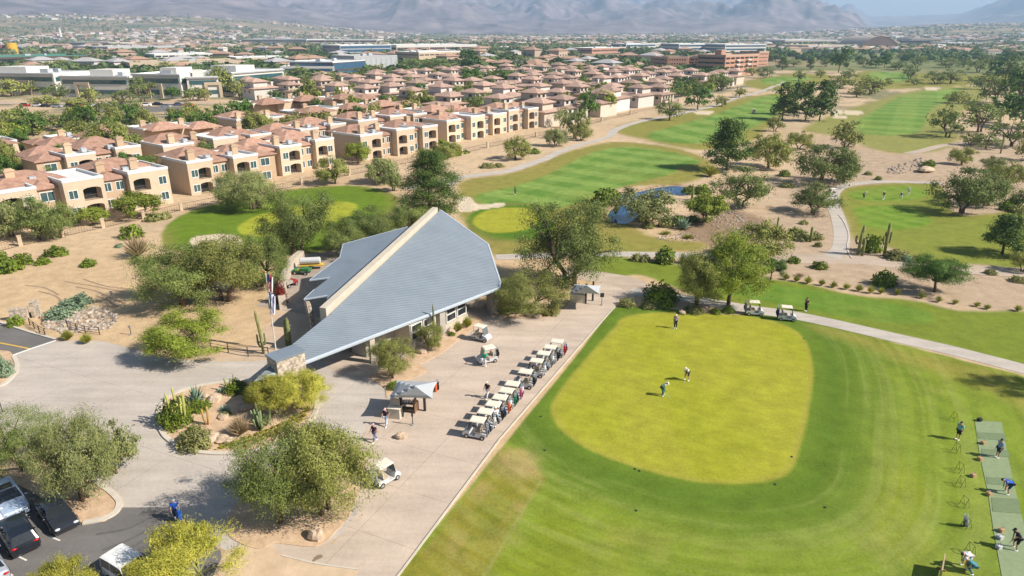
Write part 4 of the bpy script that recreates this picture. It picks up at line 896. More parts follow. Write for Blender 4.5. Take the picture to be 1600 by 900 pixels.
# flower rows on the island: counted as planted clumps, small
fl = []; qf = random.Random(9)
MBf = MB(); PF = wpoly([(338,705),(345,695),(400,680),(450,658),(482,638),(488,642),(470,662),(430,685),(385,700)], False)
xs = []
for i in range(4000):
    x = qf.uniform(PF[:, 0].min(), PF[:, 0].max()); y = qf.uniform(PF[:, 1].min(), PF[:, 1].max())
    if sdist(PF, np.array([x]), np.array([y]))[0] > .05: xs.append((x, y))
rs = np.random.RandomState(2); P = np.array([(x, y, .12 + .12 * rs.rand()) for x, y in xs for _ in range(3)]) + rs.normal(size=(len(xs) * 3, 3)) * .05
# planted in rows
ca, sa_ = math.cos(.75), math.sin(.75); row = np.sin((P[:, 0] * sa_ - P[:, 1] * ca) * 2 * math.pi / .55) > -.2; col_ = np.sin((P[:, 0] * ca + P[:, 1] * sa_) * 2 * math.pi / .5) > -.5
P = P[row & col_]; N = unit(rs.normal(size=P.shape) * .6 + np.array([0, 0, .8]))
o = leafmesh('flower_bed', P, N, rs.normal(size=P.shape), .24, .16, leaf('flower_leaf', L((92, 104, 30)), L((170, 150, 44)), scale=6), None, rs); o['kind'] = 'stuff'
# boulders
BO = [(331,690,30,18,'angular boulder'),(289,690,24,20,'reddish slab boulder'),(348,690,26,16,'tan boulder'),(360,692,18,14,'rounded tan boulder'),(335,626,28,14,'flat tan boulder'),(322,622,12,10,'small pointed boulder'),(386,640,22,12,'grey boulder'),(350,652,24,9,'flat grey boulder'),(366,645,16,10,'dark boulder'),
      ]
def boulder(u, v, wp, hp, label, group, seed):
    p = W(u, v); s = mpp(p); mb = MB(); w = wp * s / 2; h = hp * s * .6
    mb.ell((0, 0, h * .45), (w, w * .75, h * .7), 9, 6, 0, .16, seed); o = mb.build('boulder', M_BOULD); o.location = p; o.rotation_euler = (0, 0, seed); tag(o, label, 'boulder', group)
for i, (u, v, w, h, lb) in enumerate(BO): boulder(u, v, w, h, lb + ' on the planted island', 'island boulders', i + 1)
for i, (u, v, w, h, lb) in enumerate([(494,840,32,24,'large round boulder under the spreading mesquite'),(627,684,20,14,'pale boulder on the plaza below the shade sail'),(688,527,14,10,'pale boulder at the wall, right of the tall thin saguaro'),(674,538,16,12,'pale boulder at the wall, left of the tall thin saguaro'),
      (724,512,12,10,'boulder between grass tufts at the wall'),(706,520,14,11,'boulder under the right clubhouse windows'),(826,494,14,8,'flat boulder at the clubhouse corner, left one'),(840,496,16,8,'flat boulder at the clubhouse corner, right one'),(576,748,12,8,'small boulder behind the lone parked cart'),
      (1066,490,14,8,'small boulder in the bed above the practice green'),(660,552,18,12,'reddish boulder below the first clubhouse window'),(1446,268,30,12,'dark rock mound in the far wash'),(1200,300,16,8,'dark rock beside the desert trees')]):
    boulder(u, v, w, h, lb, 'boulders', 40 + i)
# ------------------------------------------------------------------ people
M_SKIN = mat('skin', (.50, .30, .20), var=.06); M_HAIR = mat('hair', (.05, .035, .025))
def skin_obj(name, nodes, edges, m, parent, sub=1):
    """a limb-and-trunk skeleton grown into one continuous skin"""
    keys = list(nodes); ix = {k: i for i, k in enumerate(keys)}
    me = bpy.data.meshes.new(name + '_bones'); me.from_pydata([nodes[k][0] for k in keys], [(ix[a], ix[b]) for a, b in edges], [])
    t = bpy.data.objects.new(name + '_bones', me); COL.objects.link(t); t.modifiers.new('grow', 'SKIN'); sb = t.modifiers.new('smooth', 'SUBSURF'); sb.levels = sub
    for i, k in enumerate(keys):
        r = nodes[k][1]; me.skin_vertices[0].data[i].radius = r if isinstance(r, tuple) else (r, r)
    me.skin_vertices[0].data[0].use_root = True
    dg = bpy.context.evaluated_depsgraph_get(); out = bpy.data.meshes.new_from_object(t.evaluated_get(dg)); bpy.data.objects.remove(t)
    out.materials.clear(); out.materials.append(m); out.name = name; o = bpy.data.objects.new(name, out); COL.objects.link(o); o.parent = parent
    out.polygons.foreach_set('use_smooth', [True] * len(out.polygons)); return o
def cloth(c): 
    return mat('cloth_%d_%d_%d' % c, L(c), var=.1, scale=6, rough=.9)
def person(u, v, face, pose, shirt, legs, label, cap=(230, 228, 222), shorts=False, group=None, shoes=(225, 225, 225), h=1.82, p=None, club=None):
    p = p or W(u, v); root = thing('person', label, 'person', p, R(face), group, (h / 1.76,) * 3)
    bend = {'stand': .03, 'walk': .06, 'putt': .75, 'swing': .55, 'bend': 1.25, 'crouch': .9}[pose]; hipz = .95 if pose not in ('crouch',) else .62
    def up(x, y, z):
        c, s = math.cos(bend), math.sin(bend); dz = z - .95; return (x * c + dz * s - .12 * bend, y, hipz - x * s + dz * c)
    N = {'pelvis': ((-.12 * bend, 0, hipz), (.15, .12)), 'spine': (up(0, 0, 1.15), (.145, .11)), 'chest': (up(0, 0, 1.36), (.165, .115)), 'neck': (up(.01, 0, 1.5), .06),
         'jaw': (up(.03, 0, 1.56), .07), 'skull': (up(.025, 0, 1.66), (.085, .1)), 'crown': (up(.015, 0, 1.74), .055), 'nose': (up(.125, 0, 1.625), .016), 'chin': (up(.085, 0, 1.565), .03)}
    E = [('pelvis', 'spine'), ('spine', 'chest'), ('chest', 'neck'), ('neck', 'jaw'), ('jaw', 'skull'), ('skull', 'crown'), ('skull', 'nose'), ('jaw', 'chin')]
    for s, k in ((1, 'l'), (-1, 'r')):
        st = {'walk': .26 * s}.get(pose, 0.0); wd = .11 if pose in ('stand', 'walk') else .2
        N['hip' + k] = ((-.12 * bend, .095 * s, hipz - .05), .1)
        kn = (st * .55 + (.08 if bend > .4 else .02), wd * .9 * s, .5) if pose != 'crouch' else (.28, .16 * s, .5)
        an = (st - (.06 if st < 0 else 0), wd * s, .09); N['knee' + k] = (kn, .066); N['ankle' + k] = (an, .042); N['toe' + k] = ((an[0] + .15, an[1] * 1.15, .045), .04)
        N['shoulder' + k] = (up(0, .19 * s, 1.43), .07)
        if pose in ('putt', 'swing'):
            el = up(.20, .17 * s, 1.2); hd = up(.42, .03 * s, .98) if pose == 'putt' else up(.40, .03 * s, 1.0)
        elif pose == 'bend': el = up(.26, .2 * s, 1.3); hd = up(.5, .15 * s, 1.22)
        elif pose == 'crouch': el = up(.2, .22 * s, 1.25); hd = up(.42, .1 * s, 1.2)
        elif pose == 'walk': el = up(-st * .5, .25 * s, 1.16); hd = up(-st * .5 + .16, .26 * s, .96)
        else: el = up(-.03, .26 * s, 1.17); hd = up(.08, .25 * s, .93)
        N['elbow' + k] = (el, .045); N['wrist' + k] = (hd, .03)
        d = (Vector(hd) - Vector(el)).normalized(); sd = Vector((0, s, 0)); pm = Vector(hd) + d * .06; N['palm' + k] = (tuple(pm), (.035, .022))
        E += [('pelvis', 'hip' + k), ('hip' + k, 'knee' + k), ('knee' + k, 'ankle' + k), ('ankle' + k, 'toe' + k), ('chest', 'shoulder' + k), ('shoulder' + k, 'elbow' + k), ('elbow' + k, 'wrist' + k), ('wrist' + k, 'palm' + k)]
        fw = Vector((1, 0, 0)); fw = (fw - d * fw.dot(d)).normalized()
        for i, ln in enumerate((.075, .085, .08, .062)):
            b = pm + d * .02 + fw * (.03 - .02 * i); f1 = b + d * ln * .55; f2 = f1 + d * ln * .4 - sd * .02
            N[f'f{i}a{k}'] = (tuple(b + d * .02), .0085); N[f'f{i}b{k}'] = (tuple(f1), .0085); N[f'f{i}c{k}'] = (tuple(f2), .007)
            E += [('palm' + k, f'f{i}a{k}'), (f'f{i}a{k}', f'f{i}b{k}'), (f'f{i}b{k}', f'f{i}c{k}')]
        t1 = Vector(hd) + d * .03 + fw * .045; t2 = t1 + d * .04 + fw * .012; N['ta' + k] = (tuple(t1), .01); N['tb' + k] = (tuple(t2), .009); E += [('wrist' + k, 'ta' + k), ('ta' + k, 'tb' + k)]
    body = skin_obj('body', N, E, M_SKIN, root); grow = lambda k, a: (N[k][0], tuple(q + a for q in (N[k][1] if isinstance(N[k][1], tuple) else (N[k][1],) * 2)))
    S = {k: grow(k, .022) for k in ('spine', 'pelvis', 'chest')}; S['collar'] = (up(.005, 0, 1.48), .075); SE = [('spine', 'pelvis'), ('spine', 'chest'), ('chest', 'collar')]
    for k in 'lr':
        S['sh' + k] = grow('shoulder' + k, .02); a, b = Vector(N['shoulder' + k][0]), Vector(N['elbow' + k][0]); S['sl' + k] = (tuple(a.lerp(b, .75)), .068); SE += [('chest', 'sh' + k), ('sh' + k, 'sl' + k)]
    skin_obj('shirt', S, SE, cloth(shirt), root)
    T = {'pelvis': grow('pelvis', .026)}; TE = []
    for k in 'lr':
        T['hip' + k] = grow('hip' + k, .022); T['knee' + k] = grow('knee' + k, .024); TE += [('pelvis', 'hip' + k), ('hip' + k, 'knee' + k)]
        if not shorts: T['an' + k] = (N['ankle' + k][0], .062); TE.append(('knee' + k, 'an' + k))
    skin_obj('shorts' if shorts else 'trousers', T, TE, cloth(legs), root)
    for k in 'lr':
        a, t = Vector(N['ankle' + k][0]), Vector(N['toe' + k][0]); mb = MB(); mb.ell(((a.x + t.x) / 2 - .01, (a.y + t.y) / 2, .05), (.145, .055, .055), 10, 6); mb.build('shoe', cloth(shoes), root, True)
    hd = up(.02, 0, 1.68)
    if cap:
        mb = MB(); mb.ell((0, 0, 0), (.108, .095, .105), 12, 8, zmin=-.12); mb.box((.13, 0, -.005), (.12, .13, .012)); c = mb.build('cap', cloth(cap), root, False); c.location = hd; c.rotation_euler = (0, bend, 0)
    else:
        mb = MB(); mb.ell((-.012, 0, 0), (.104, .096, .1), 12, 8, zmin=-.35); c = mb.build('hair', M_HAIR, root, True); c.location = hd; c.rotation_euler = (0, bend, 0)
    for s in (1, -1):
        mb = MB(); q = up(.112, .035 * s, 1.655); mb.ell(q, (.012, .014, .01), 6, 4); mb.build('eye', mat('eye_dark', (.03, .03, .03)), root, True)
    if club:
        hand = Vector(N['palml'][0]).lerp(Vector(N['palmr'][0]), .5) if pose in ('putt', 'swing') else Vector(N['palmr'][0])
        end = Vector((hand.x + .42, hand.y + (.05 if pose != 'stand' else -.1), .03)) if pose in ('putt', 'swing') else Vector((hand.x + .3, hand.y - .05, .05))
        g = thing('golf_club', club, 'golf club', p, R(face)); mb = MB(); mb.tube([tuple(hand + Vector((-.02, 0, .1))), tuple(hand.lerp(end, .3))], .014, 6); mb.build('grip', cloth((30, 30, 32)), g)
        mb = MB(); mb.tube([tuple(hand.lerp(end, .3)), tuple(end)], .008, 5); mb.build('shaft', M_TRIM, g); mb = MB(); mb.box((end.x + .02, end.y + .05, .03), (.04, .12, .04)); mb.build('head', M_TRIM, g)
    return root
person(1055, 513, 250, 'stand', (170, 150, 190), (40, 42, 60), 'person in lilac top and dark trousers at the far side of the practice green', club='putter held at the far side of the practice green')
person(1073, 594, 225, 'putt', (238, 238, 238), (52, 56, 62), 'person in white shirt and shorts bending over a putt mid practice green', shorts=True, club='putter of the bending person in white')
person(1035, 618, 330, 'putt', (190, 212, 205), (44, 104, 96), 'person in white cap and teal trousers putting, nearest on the practice green', club='putter of the person in teal trousers', h=1.8)
person(604, 665, 250, 'walk', (58, 44, 60), (176, 190, 210), 'person in dark top, pale jeans and pink cap by the kiosk counter', cap=(225, 190, 190))
person(586, 690, 230, 'walk', (62, 44, 74), (110, 116, 150), 'person in purple top half hidden by the big mesquite', cap=(196, 170, 190))
person(762, 622, 230, 'walk', (64, 38, 48), (232, 230, 228), 'person in maroon top and white trousers walking behind the cart row')
person(757, 573, 70, 'stand', (30, 156, 124), (226, 226, 230), 'person in green shirt and white trousers at the front of a cart', cap=(40, 160, 130), club='club carried by the person in green')
person(775, 664, 120, 'stand', (222, 226, 238), (150, 170, 215), 'person in white top and light blue trousers at the back of the nearest row carts')
person(1259, 486, 200, 'stand', (32, 34, 44), (26, 28, 36), 'person in black on the upper turf beside a golf cart', cap=(40, 42, 52))
person(805, 304, 200, 'stand', (44, 50, 70), (40, 46, 62), 'person in dark clothes alone on the striped fairway', cap=(60, 60, 70))
for i, (u, v, f, ps, c, l_) in enumerate([(1349, 310, 300, 'putt', (206, 214, 220), (70, 80, 96)), (1380, 312, 200, 'stand', (60, 64, 84), (226, 226, 226)), (1407, 311, 250, 'putt', (76, 130, 110), (206, 214, 220)), (1419, 305, 190, 'walk', (238, 238, 238), (210, 206, 200))]):
    person(u, v, f, ps, c, l_, ['person in pale shirt, leftmost of four on the right tee', 'person in dark shirt and white trousers on the right tee', 'person in green shirt on the right tee', 'person in white at the right end of the group on the tee'][i], group='group on the right tee')
person(1496, 687, 200, 'stand', (104, 188, 200), (30, 32, 40), 'person in aqua shirt and dark shorts by the range mats', shorts=True, cap=(60, 60, 70))
person(1558, 715, 180, 'stand', (104, 160, 214), (36, 44, 74), 'person in light blue shirt and navy shorts standing on the mats', shorts=True, cap=None, club='club of the person in light blue on the mats')
person(1573, 771, 170, 'bend', (40, 96, 190), (40, 52, 84), 'person in bright blue shirt bending low over the mats', shorts=True, cap=None)
person(1586, 858, 170, 'swing', (36, 38, 52), (36, 38, 48), 'person in black swinging on the mats', shorts=True, cap=(30, 30, 38), club='club swung by the person in black')
person(1508, 886, 195, 'bend', (196, 198, 210), (206, 200, 192), 'person in pale grey bending on the range turf', shorts=True, cap=None)
person(1517, 895, 170, 'crouch', (66, 128, 140), (74, 118, 130), 'person in teal with white cap squatting on the range turf')
person(277, 812, 300, 'walk', (34, 84, 176), (40, 50, 84), 'person in blue shirt walking across the car park entrance with a golf bag', cap=(170, 170, 176))

# ------------------------------------------------------------------ golf carts
def prof(mb, pts, y0, y1, m=0):
    n = len(pts); return mb.add([(x, y0, z) for x, z in pts] + [(x, y1, z) for x, z in pts], [tuple(range(n)), tuple(range(n, 2 * n))[::-1]] + [(i, i + n, (i + 1) % n + n, (i + 1) % n) for i in range(n)], m)
M_CREAM = mat('cream_plastic', (.72, .66, .54), rough=.5, var=.05); M_CWHITE = mat('white_plastic', (.56, .56, .57), rough=.35, var=.04, spec=.5); M_TYRE = mat('tyre_rubber', (.02, .02, .02)); M_RIM = mat('rim_metal', (.5, .5, .52), rough=.35, metal=.6)
M_BLACK = mat('black_plastic', (.025, .025, .028), rough=.5); M_SEAT = mat('beige_vinyl', (.50, .42, .32), rough=.6); M_CLEAR = glass('windscreen_glass', (.10, .13, .15))
def wheel(par, x, y, z, r, w):
    mb = MB(); mb.tube([(x, y - w / 2, z), (x, y + w / 2, z)], r, 16); t = mb.build('wheel', M_TYRE, par)
    mb = MB(); e = w / 2 + .006; mb.tube([(x, y - e, z), (x, y + e, z)], r * .58, 12); mb.build('rim', M_RIM, t); return t
def make_cart():
    t = thing('golf_cart', 'golf cart', 'golf cart')
    mb = MB(); prof(mb, [(1.22, .30), (1.24, .52), (1.05, .74), (.72, .86), (.62, .84), (.50, .40), (-.05, .34), (-.1, .62), (-.62, .66), (-.74, .70), (-1.16, .66), (-1.2, .32), (-.95, .24), (.9, .24)], -.56, .56); mb.build('body', M_CWHITE, t)
    mb = MB(); mb.bb(-.6, .02, -.52, .52, .663, .80); mb.build('seat', M_SEAT, t)
    mb = MB(); mb.box((-.62, 0, 1.0), (.12, 1.0, .46)); mb.build('seat_back', M_SEAT, t)
    mb = MB(); mb.bb(-.95, .55, -.56, .56, 1.80, 1.855); mb.box((-.2, 0, 1.88), (1.4, 1.02, .05), 0, 0, (.94, .9)); mb.build('roof', M_CREAM, t)
    for s in (-.52, .52):
        mb = MB(); mb.tube([(.72, s, .82), (.48, s, 1.8)], .022, 6); mb.build('post', M_BLACK, t)
        mb = MB(); mb.tube([(-.74, s, .70), (-.9, s, 1.8)], .022, 6); mb.build('post', M_BLACK, t)
        mb = MB(); mb.ell((1.2, s * .72, .60), (.05, .09, .06), 8, 5); mb.build('headlight', M_RIM, t, True)
    mb = MB(); prof(mb, [(.735, .86), (.745, .86), (.535, 1.76), (.525, 1.76)], -.5, .5); mb.build('windscreen', M_CLEAR, t)
    mb = MB(); mb.tube([(.58, -.26, .84), (.36, -.26, 1.0)], .02, 6); mb.tube([(.36 + .16 * math.cos(a) * .4, -.26 + .16 * math.sin(a), 1.0 + .16 * math.cos(a) * .8) for a in [k * .524 for k in range(13)]], .016, 5, caps=False); mb.build('steering_wheel', M_BLACK, t)
    for x in (.82, -.80):
        for y in (-.5, .5): wheel(t, x, y, .23, .23, .2)
    mb = MB(); mb.bb(-1.30, -.80, -.5, .5, .40, .46); mb.tube([(-1.28, -.48, .46), (-1.28, -.48, .95), (-1.28, .48, .95), (-1.28, .48, .46)], .018, 5); mb.build('bag_rack', M_BLACK, t)
    return t
CART = Proto(make_cart())
def make_bag(c):
    t = thing('golf_bag', 'golf bag', 'golf bag'); mb = MB(); mb.tube([(0, 0, 0), (0, 0, .82), (0, 0, .88)], [.125, .14, .15], 10); mb.build('bag', cloth(c), t); mb = MB(); mb.box((-.15, 0, .38), (.1, .18, .4)); mb.build('pocket', cloth(tuple(int(k * .7) for k in c)), t)
    mb = MB(); q = random.Random(c[0])
    for i in range(9):
        a = i * .7; x, y = .07 * math.cos(a), .07 * math.sin(a); z = .88 + q.uniform(.12, .3); mb.tube([(x, y, .8), (x * 1.4, y * 1.4, z)], .01, 4); mb.ell((x * 1.4, y * 1.4, z + .03), (.04, .03, .04), 6, 4)
    mb.build('clubs', M_TRIM, t); return t
BAGC = {'white': (226, 226, 226), 'black': (34, 34, 38), 'red': (190, 40, 46), 'green': (30, 120, 90), 'orange': (214, 96, 50), 'navy': (44, 56, 100), 'grey': (130, 134, 142), 'pink': (200, 90, 130), 'blue': (40, 100, 190)}
BAG = {}
def bag(col, p, rz, label, group='golf bags'):
    if col not in BAG: BAG[col] = Proto(make_bag(BAGC[col]))
    return BAG[col].place(p, rz, None, label, group)
def cart(u, v, hd, label, group=None, bags=(), z=1.85, who=''):
    g = G(u, v, z + float(hfun(0, 0))); p = Vector((g.x, g.y, float(hfun(g.x, g.y)) + .02)); CART.place(p, R(hd), (.88, .92, .93), label, group)
    for i, b in enumerate(bags):
        y = .24 - .48 * i; a = R(hd); q = p + Vector((-1.08 * math.cos(a) - y * math.sin(a), -1.08 * math.sin(a) + y * math.cos(a), .46)); bag(b, q, a, f"{b} golf bag strapped on {who}" if len(bags) > 1 else f"{b} golf bag on the back of {who}")
ROW = [(868,531),(857,540),(847,549.5),(836,561),(818.5,578),(798,597),(788.5,607.5),(778.5,618),(768,628.5),(755.5,640),(743.5,653)]
RB = [('red','navy'),('black','navy'),('grey','white'),('white','navy'),('black','grey'),('pink','white'),('green','black'),('orange','white'),('black','navy'),('white','black'),('grey','navy')]
NTH = ['farthest', 'second', 'third', 'fourth', 'fifth', 'sixth', 'seventh', 'eighth', 'ninth', 'tenth', 'nearest']
for i, (u, v) in enumerate(ROW):
    nm = f"{NTH[i]} cart of the parked row" if i in (0, 10) else f"the parked row cart {NTH[i]} from the clubhouse"
    lb = 'cream-roofed golf cart, ' + ('farthest in the row along the plaza kerb' if i == 0 else 'nearest in the row along the plaza kerb' if i == 10 else f'{NTH[i]} from the clubhouse end of the row along the kerb')
    cart(u, v, 164, lb, 'golf carts parked in a row', RB[i], who=nm)
cart(752, 508, 330, 'white golf cart parked near the clubhouse right corner', None, (), who='')
cart(761, 541, 205, 'cream-roofed golf cart with a person in green at its front', None, ('black',), who='the cart beside the person in green')
cart(601, 721, 48, 'lone golf cart seen from behind beside the big mesquite', None, ('white', 'grey'), who='the lone cart by the big mesquite')
cart(1181, 470, 350, 'golf cart on the cart path, left of two', None, ('black', 'grey'), who='the left cart on the path')
cart(1232, 478, 345, 'golf cart on the cart path, right of two beside the person in black', None, ('black', 'navy'), who='the right cart on the path')
cart(711, 273, 20, 'distant golf cart on the path left of the striped fairway, right of two', None, ('white',), who='the distant right cart on the path')
cart(704, 279, 20, 'distant golf cart on the path left of the striped fairway, left of two', None, ('navy',), who='the distant left cart on the path')
cart(1301, 293, 190, 'distant golf cart parked at the top of the path beside the right tee', None, (), who='')
cart(1178, 171, 60, 'tiny golf cart on the far fairway by the pines', None, (), who='')
bag('orange', W(681, 612), 1, 'orange golf bag standing right of the shade sail', None); bag('black', W(684, 609), 2, 'black golf bag standing right of the shade sail', None)
bag('blue', W(283, 818) + Vector((0, 0, .25)), 1.2, 'blue golf bag carried across the car park entrance', None)

# ------------------------------------------------------------------ cars
def loft(mb, secs, m=0):
    """secs: list of rings of equal length"""
    n = len(secs[0]); V = [p for s in secs for p in s]; Fq = [(i * n + k, i * n + (k + 1) % n, (i + 1) * n + (k + 1) % n, (i + 1) * n + k) for i in range(len(secs) - 1) for k in range(n)]
    Fq += [tuple(range(n))[::-1], tuple(range((len(secs) - 1) * n, len(secs) * n))]; return mb.add(V, Fq, m)
def car(name, u, v, hd, col, kind, label, z=0, metal=.15):
    p = W(u, v) + Vector((0, 0, .016)); t = thing(name, label, 'car', p, R(hd), None, (.94, .93, .93)); PT = mat('car_paint_%d' % sum(c * (i + 3) for i, c in enumerate(col)), L(col), rough=.28, metal=metal, var=.03, coat=.8, spec=.6)
    Lh, Wh = (2.42, .92) if kind == 'sedan' else (2.38, .96) if kind == 'suv' else (2.1, .92)
    if kind == 'sedan': top = [(-Lh, .80), (-2.2, .98), (-1.5, 1.02), (-.2, .96), (.9, .94), (1.9, .80), (2.3, .66), (Lh, .58)]; cab = [(-1.75, 1.0, 0), (-1.05, 1.36, 1), (-.3, 1.43, 1), (.25, 1.38, 1), (1.05, .93, 0)]
    elif kind == 'suv': top = [(-Lh, .9), (-2.3, 1.06), (-1.5, 1.08), (.3, 1.05), (1.0, 1.08), (1.9, .98), (2.28, .84), (Lh, .7)]; cab = [(-2.28, 1.06, 0), (-1.85, 1.60, 1), (-.8, 1.68, 1), (.1, 1.64, 1), (1.0, 1.07, 0)]
    else: top = [(-Lh, 1.0), (-2.0, 1.06), (-.2, 1.06), (.6, 1.08), (1.7, 1.05), (2.0, 1.0), (Lh, .85)]; cab = [(-2.02, 1.06, 0), (-1.96, 1.78, 1), (-1.0, 1.84, 1), (.35, 1.82, 1), (.72, 1.07, 0)]
    secs = []
    for x, zb in top:
        e = 1 - .14 * max(0, (abs(x) - Lh + .35) / .35) ** 2; w = Wh * e; zl = .26 + (.12 if abs(x) > Lh - .05 else 0)
        secs.append([(x, -w * .94, zl), (x, -w, .45), (x, -w * .99, zb - .18), (x, -w * .9, zb - .03), (x, -w * .5, zb + .015), (x, w * .5, zb + .015), (x, w * .9, zb - .03), (x, w * .99, zb - .18), (x, w, .45), (x, w * .94, zl)])
    mb = MB(); loft(mb, secs); body = mb.build('body', PT, t, True)
    body.data.set_sharp_from_angle(angle=R(32))
    cs = []
    for x, zt, k in cab:
        wb, wt = Wh * .88, Wh * (.70 if kind != 'jeep' else .84); base = 1.0 if kind == 'sedan' else 1.05
        b0 = base - .06; w2_ = wt if k else wb; z2 = zt if k else base - .02
        cs.append([(x, -wb, b0), (x, -w2_, z2 - .02), (x, -w2_ * .86, z2), (x, w2_ * .86, z2), (x, w2_, z2 - .02), (x, wb, b0)])
    mb = MB(); loft(mb, cs); mb.build('window', M_DGLASS, t)
    mb = MB(); rs_ = [c for c, q in zip(cs, cab) if q[2]]
    rp = []
    for c in rs_: rp.append([(c[1][0], c[1][1] * 1.01, c[1][2] - .01), (c[2][0], c[2][1], c[2][2] + .02), (c[3][0], c[3][1], c[3][2] + .02), (c[4][0], c[4][1] * 1.01, c[4][2] - .01)])
    loft(mb, rp); rf = mb.build('roof', PT if kind != 'jeep' else mat('jeep_white', (.74, .74, .74), rough=.4, var=.02), t)
    if kind == 'suv':
        mb = MB(); mb.bb(-.75, .05, -.5, .5, 1.70, 1.712); mb.build('sunroof', M_DGLASS, rf)
    for s in (1, -1):
        mb = MB()
        for i in range(len(cab) - 1):
            a, b = cs[i][1 if s < 0 else 4], cs[i + 1][1 if s < 0 else 4]; mb.tube([(a[0], a[1] * 1.01, a[2]), (b[0], b[1] * 1.01, b[2])], .035, 5)
        xm = cab[2][0] + .1; mb.tube([(xm, s * Wh * .885, 1.0), (xm, s * Wh * (.71 if kind != 'jeep' else .85), cab[2][1] - .04)], .035, 5); mb.build('pillar', PT, t)
        mb = MB(); mb.ell((cab[-1][0] - .25, s * (Wh + .1), 1.02), (.07, .12, .08), 8, 5); mb.build('mirror', PT, t, True)
        mb = MB(); mb.ell((Lh - .13, s * Wh * .68, .68 if kind == 'sedan' else .80), (.14, .2, .07), 8, 5); mb.build('headlight', mat('lamp_glass', (.7, .72, .75), rough=.15, spec=.8), t, True)
        mb = MB(); mb.ell((-Lh + .05, s * Wh * .72, .82 if kind == 'sedan' else .95), (.1, .2, .08), 8, 5); mb.build('tail_light', mat('red_lamp', (.45, .01, .012), rough=.2), t, True)
        for x in (Lh - .92, -Lh + .95): wheel(t, x, s * (Wh - .08), .34, .34, .23)
    mb = MB(); mb.box((Lh - .01, 0, .50), (.06, Wh * 1.0, .22)); mb.build('grille', M_BLACK, t)
    mb = MB(); mb.box((0, 0, .26), (Lh * 1.7, Wh * 1.7, .14)); mb.build('underbody', M_BLACK, t)
car('parked_suv', 17, 791, -43, (168, 184, 206), 'suv', 'silver-blue car with dark sunroof parked under the open tree')
car('parked_sedan', 91, 812, -41, (46, 50, 60), 'sedan', 'charcoal sedan parked nose-out beside the kerb')
car('parked_suv', 30, 844, 138, (28, 32, 42), 'suv', 'dark car with red tail lights, backed towards the sedan')
car('parked_sedan', -22, 815, -41, (224, 226, 230), 'sedan', 'white car whose nose just shows at the left picture edge', metal=0)
car('parked_sedan', -18, 892, 138, (176, 182, 192), 'sedan', 'silver car at the bottom left picture edge with red tail light')
car('parked_suv', -30, 705, -43, (44, 48, 62), 'suv', 'dark car behind the open tree at the left picture edge')
car('parked_jeep', 208, 908, -30, (226, 228, 232), 'jeep', 'boxy white off-road car behind the wispy yellow palo verde', metal=0)

# ------------------------------------------------------------------ shade sails, kiosks, signs, flag
M_SAIL = mat('sail_cloth', (.37, .395, .42), rough=.8, var=.05, scale=.8); M_WOOD = mat('brown_wood', (.20, .11, .06), var=.25, scale=2); M_DKMET = mat('dark_metal', (.035, .03, .03), rough=.5)
def sail(cs, peak, posts, label, zc=2.4, zp=3.7):
    P = [G(u, v, zc) for u, v in cs]; pk = G(*peak, zp); c0 = Vector((pk.x, pk.y, 0)); t = thing('shade_sail', label, 'shade sail', c0); V = []; Fq = []; n = 8
    for i in range(n + 1):
        for j in range(n + 1):
            a, b = i / n, j / n; q = (P[0] * (1 - a) + P[3] * a) * (1 - b) + (P[1] * (1 - a) + P[2] * a) * b
            cx = 1 - max(abs(2 * a - 1), abs(2 * b - 1)); mid = (P[0] + P[1] + P[2] + P[3]) / 4; q = q + (Vector((pk.x, pk.y, zc)) - Vector((mid.x, mid.y, zc))) * cx
            e = max(4 * a * (1 - a) * (1 if b in (0, 1) else 0), 4 * b * (1 - b) * (1 if a in (0, 1) else 0)); q = q + (Vector((mid.x, mid.y, q.z)) - q) * .09 * e
            V.append((q.x - c0.x, q.y - c0.y, zc + (zp - zc) * cx ** 1.0))
    for i in range(n):
        for j in range(n): Fq.append((i * (n + 1) + j, (i + 1) * (n + 1) + j, (i + 1) * (n + 1) + j + 1, i * (n + 1) + j + 1))
    mb = MB(); mb.add(V, Fq); mb.build('canopy', M_SAIL, t)
    for (u, v) in posts:
        q = W(u, v) - c0; mb = MB(); mb.tube([(q.x, q.y, 0), (q.x, q.y, zc + .3)], .13, 8); mb.build('post', M_DKMET, t)
sail([(606,622),(620,594),(684,596),(676,623)], (648,603), [(628,649),(664,642)], 'large pale shade sail over the kiosk on the plaza')
sail([(889,458),(897,444),(939,446),(938,460)], (917,446), [(915,474),(926,470)], 'smaller pale shade sail beside the tallest mesquite')
def kiosk(u, v, rz, label, w=1.1):
    t = thing('kiosk_counter', label, 'counter', W(u, v), R(rz)); mb = MB(); mb.bb(-w / 2, w / 2, -.35, .35, 0, 1.05); mb.build('cabinet', M_STUC, t)
    mb = MB(); mb.bb(-w / 2 - .08, w / 2 + .08, -.43, .43, 1.053, 1.12); mb.build('countertop', M_CREAM, t); mb = MB(); mb.box((0, .1, 1.55), (w * .8, .12, .7)); mb.tube([(0, .1, 1.12), (0, .1, 1.3)], .05, 6); mb.build('notice_board', M_STUCG, t)
kiosk(618, 652, -12, 'beige kiosk counter under the large shade sail'); kiosk(902, 472, -10, 'beige counter under the smaller shade sail', 1.9)
t = thing('wooden_rack', 'brown wooden rack with shelf under the large shade sail', 'rack', W(638, 643), R(-10))
mb = MB(); mb.bb(-.75, -.65, -.3, .3, 0, 1.5); mb.build('side_panel', M_WOOD, t); mb = MB(); mb.bb(.65, .75, -.3, .3, 0, 1.5); mb.build('side_panel', M_WOOD, t)
for z in (.3, .9): mb = MB(); mb.bb(-.648, .648, -.28, .28, z, z + .06); mb.build('shelf', M_WOOD, t)
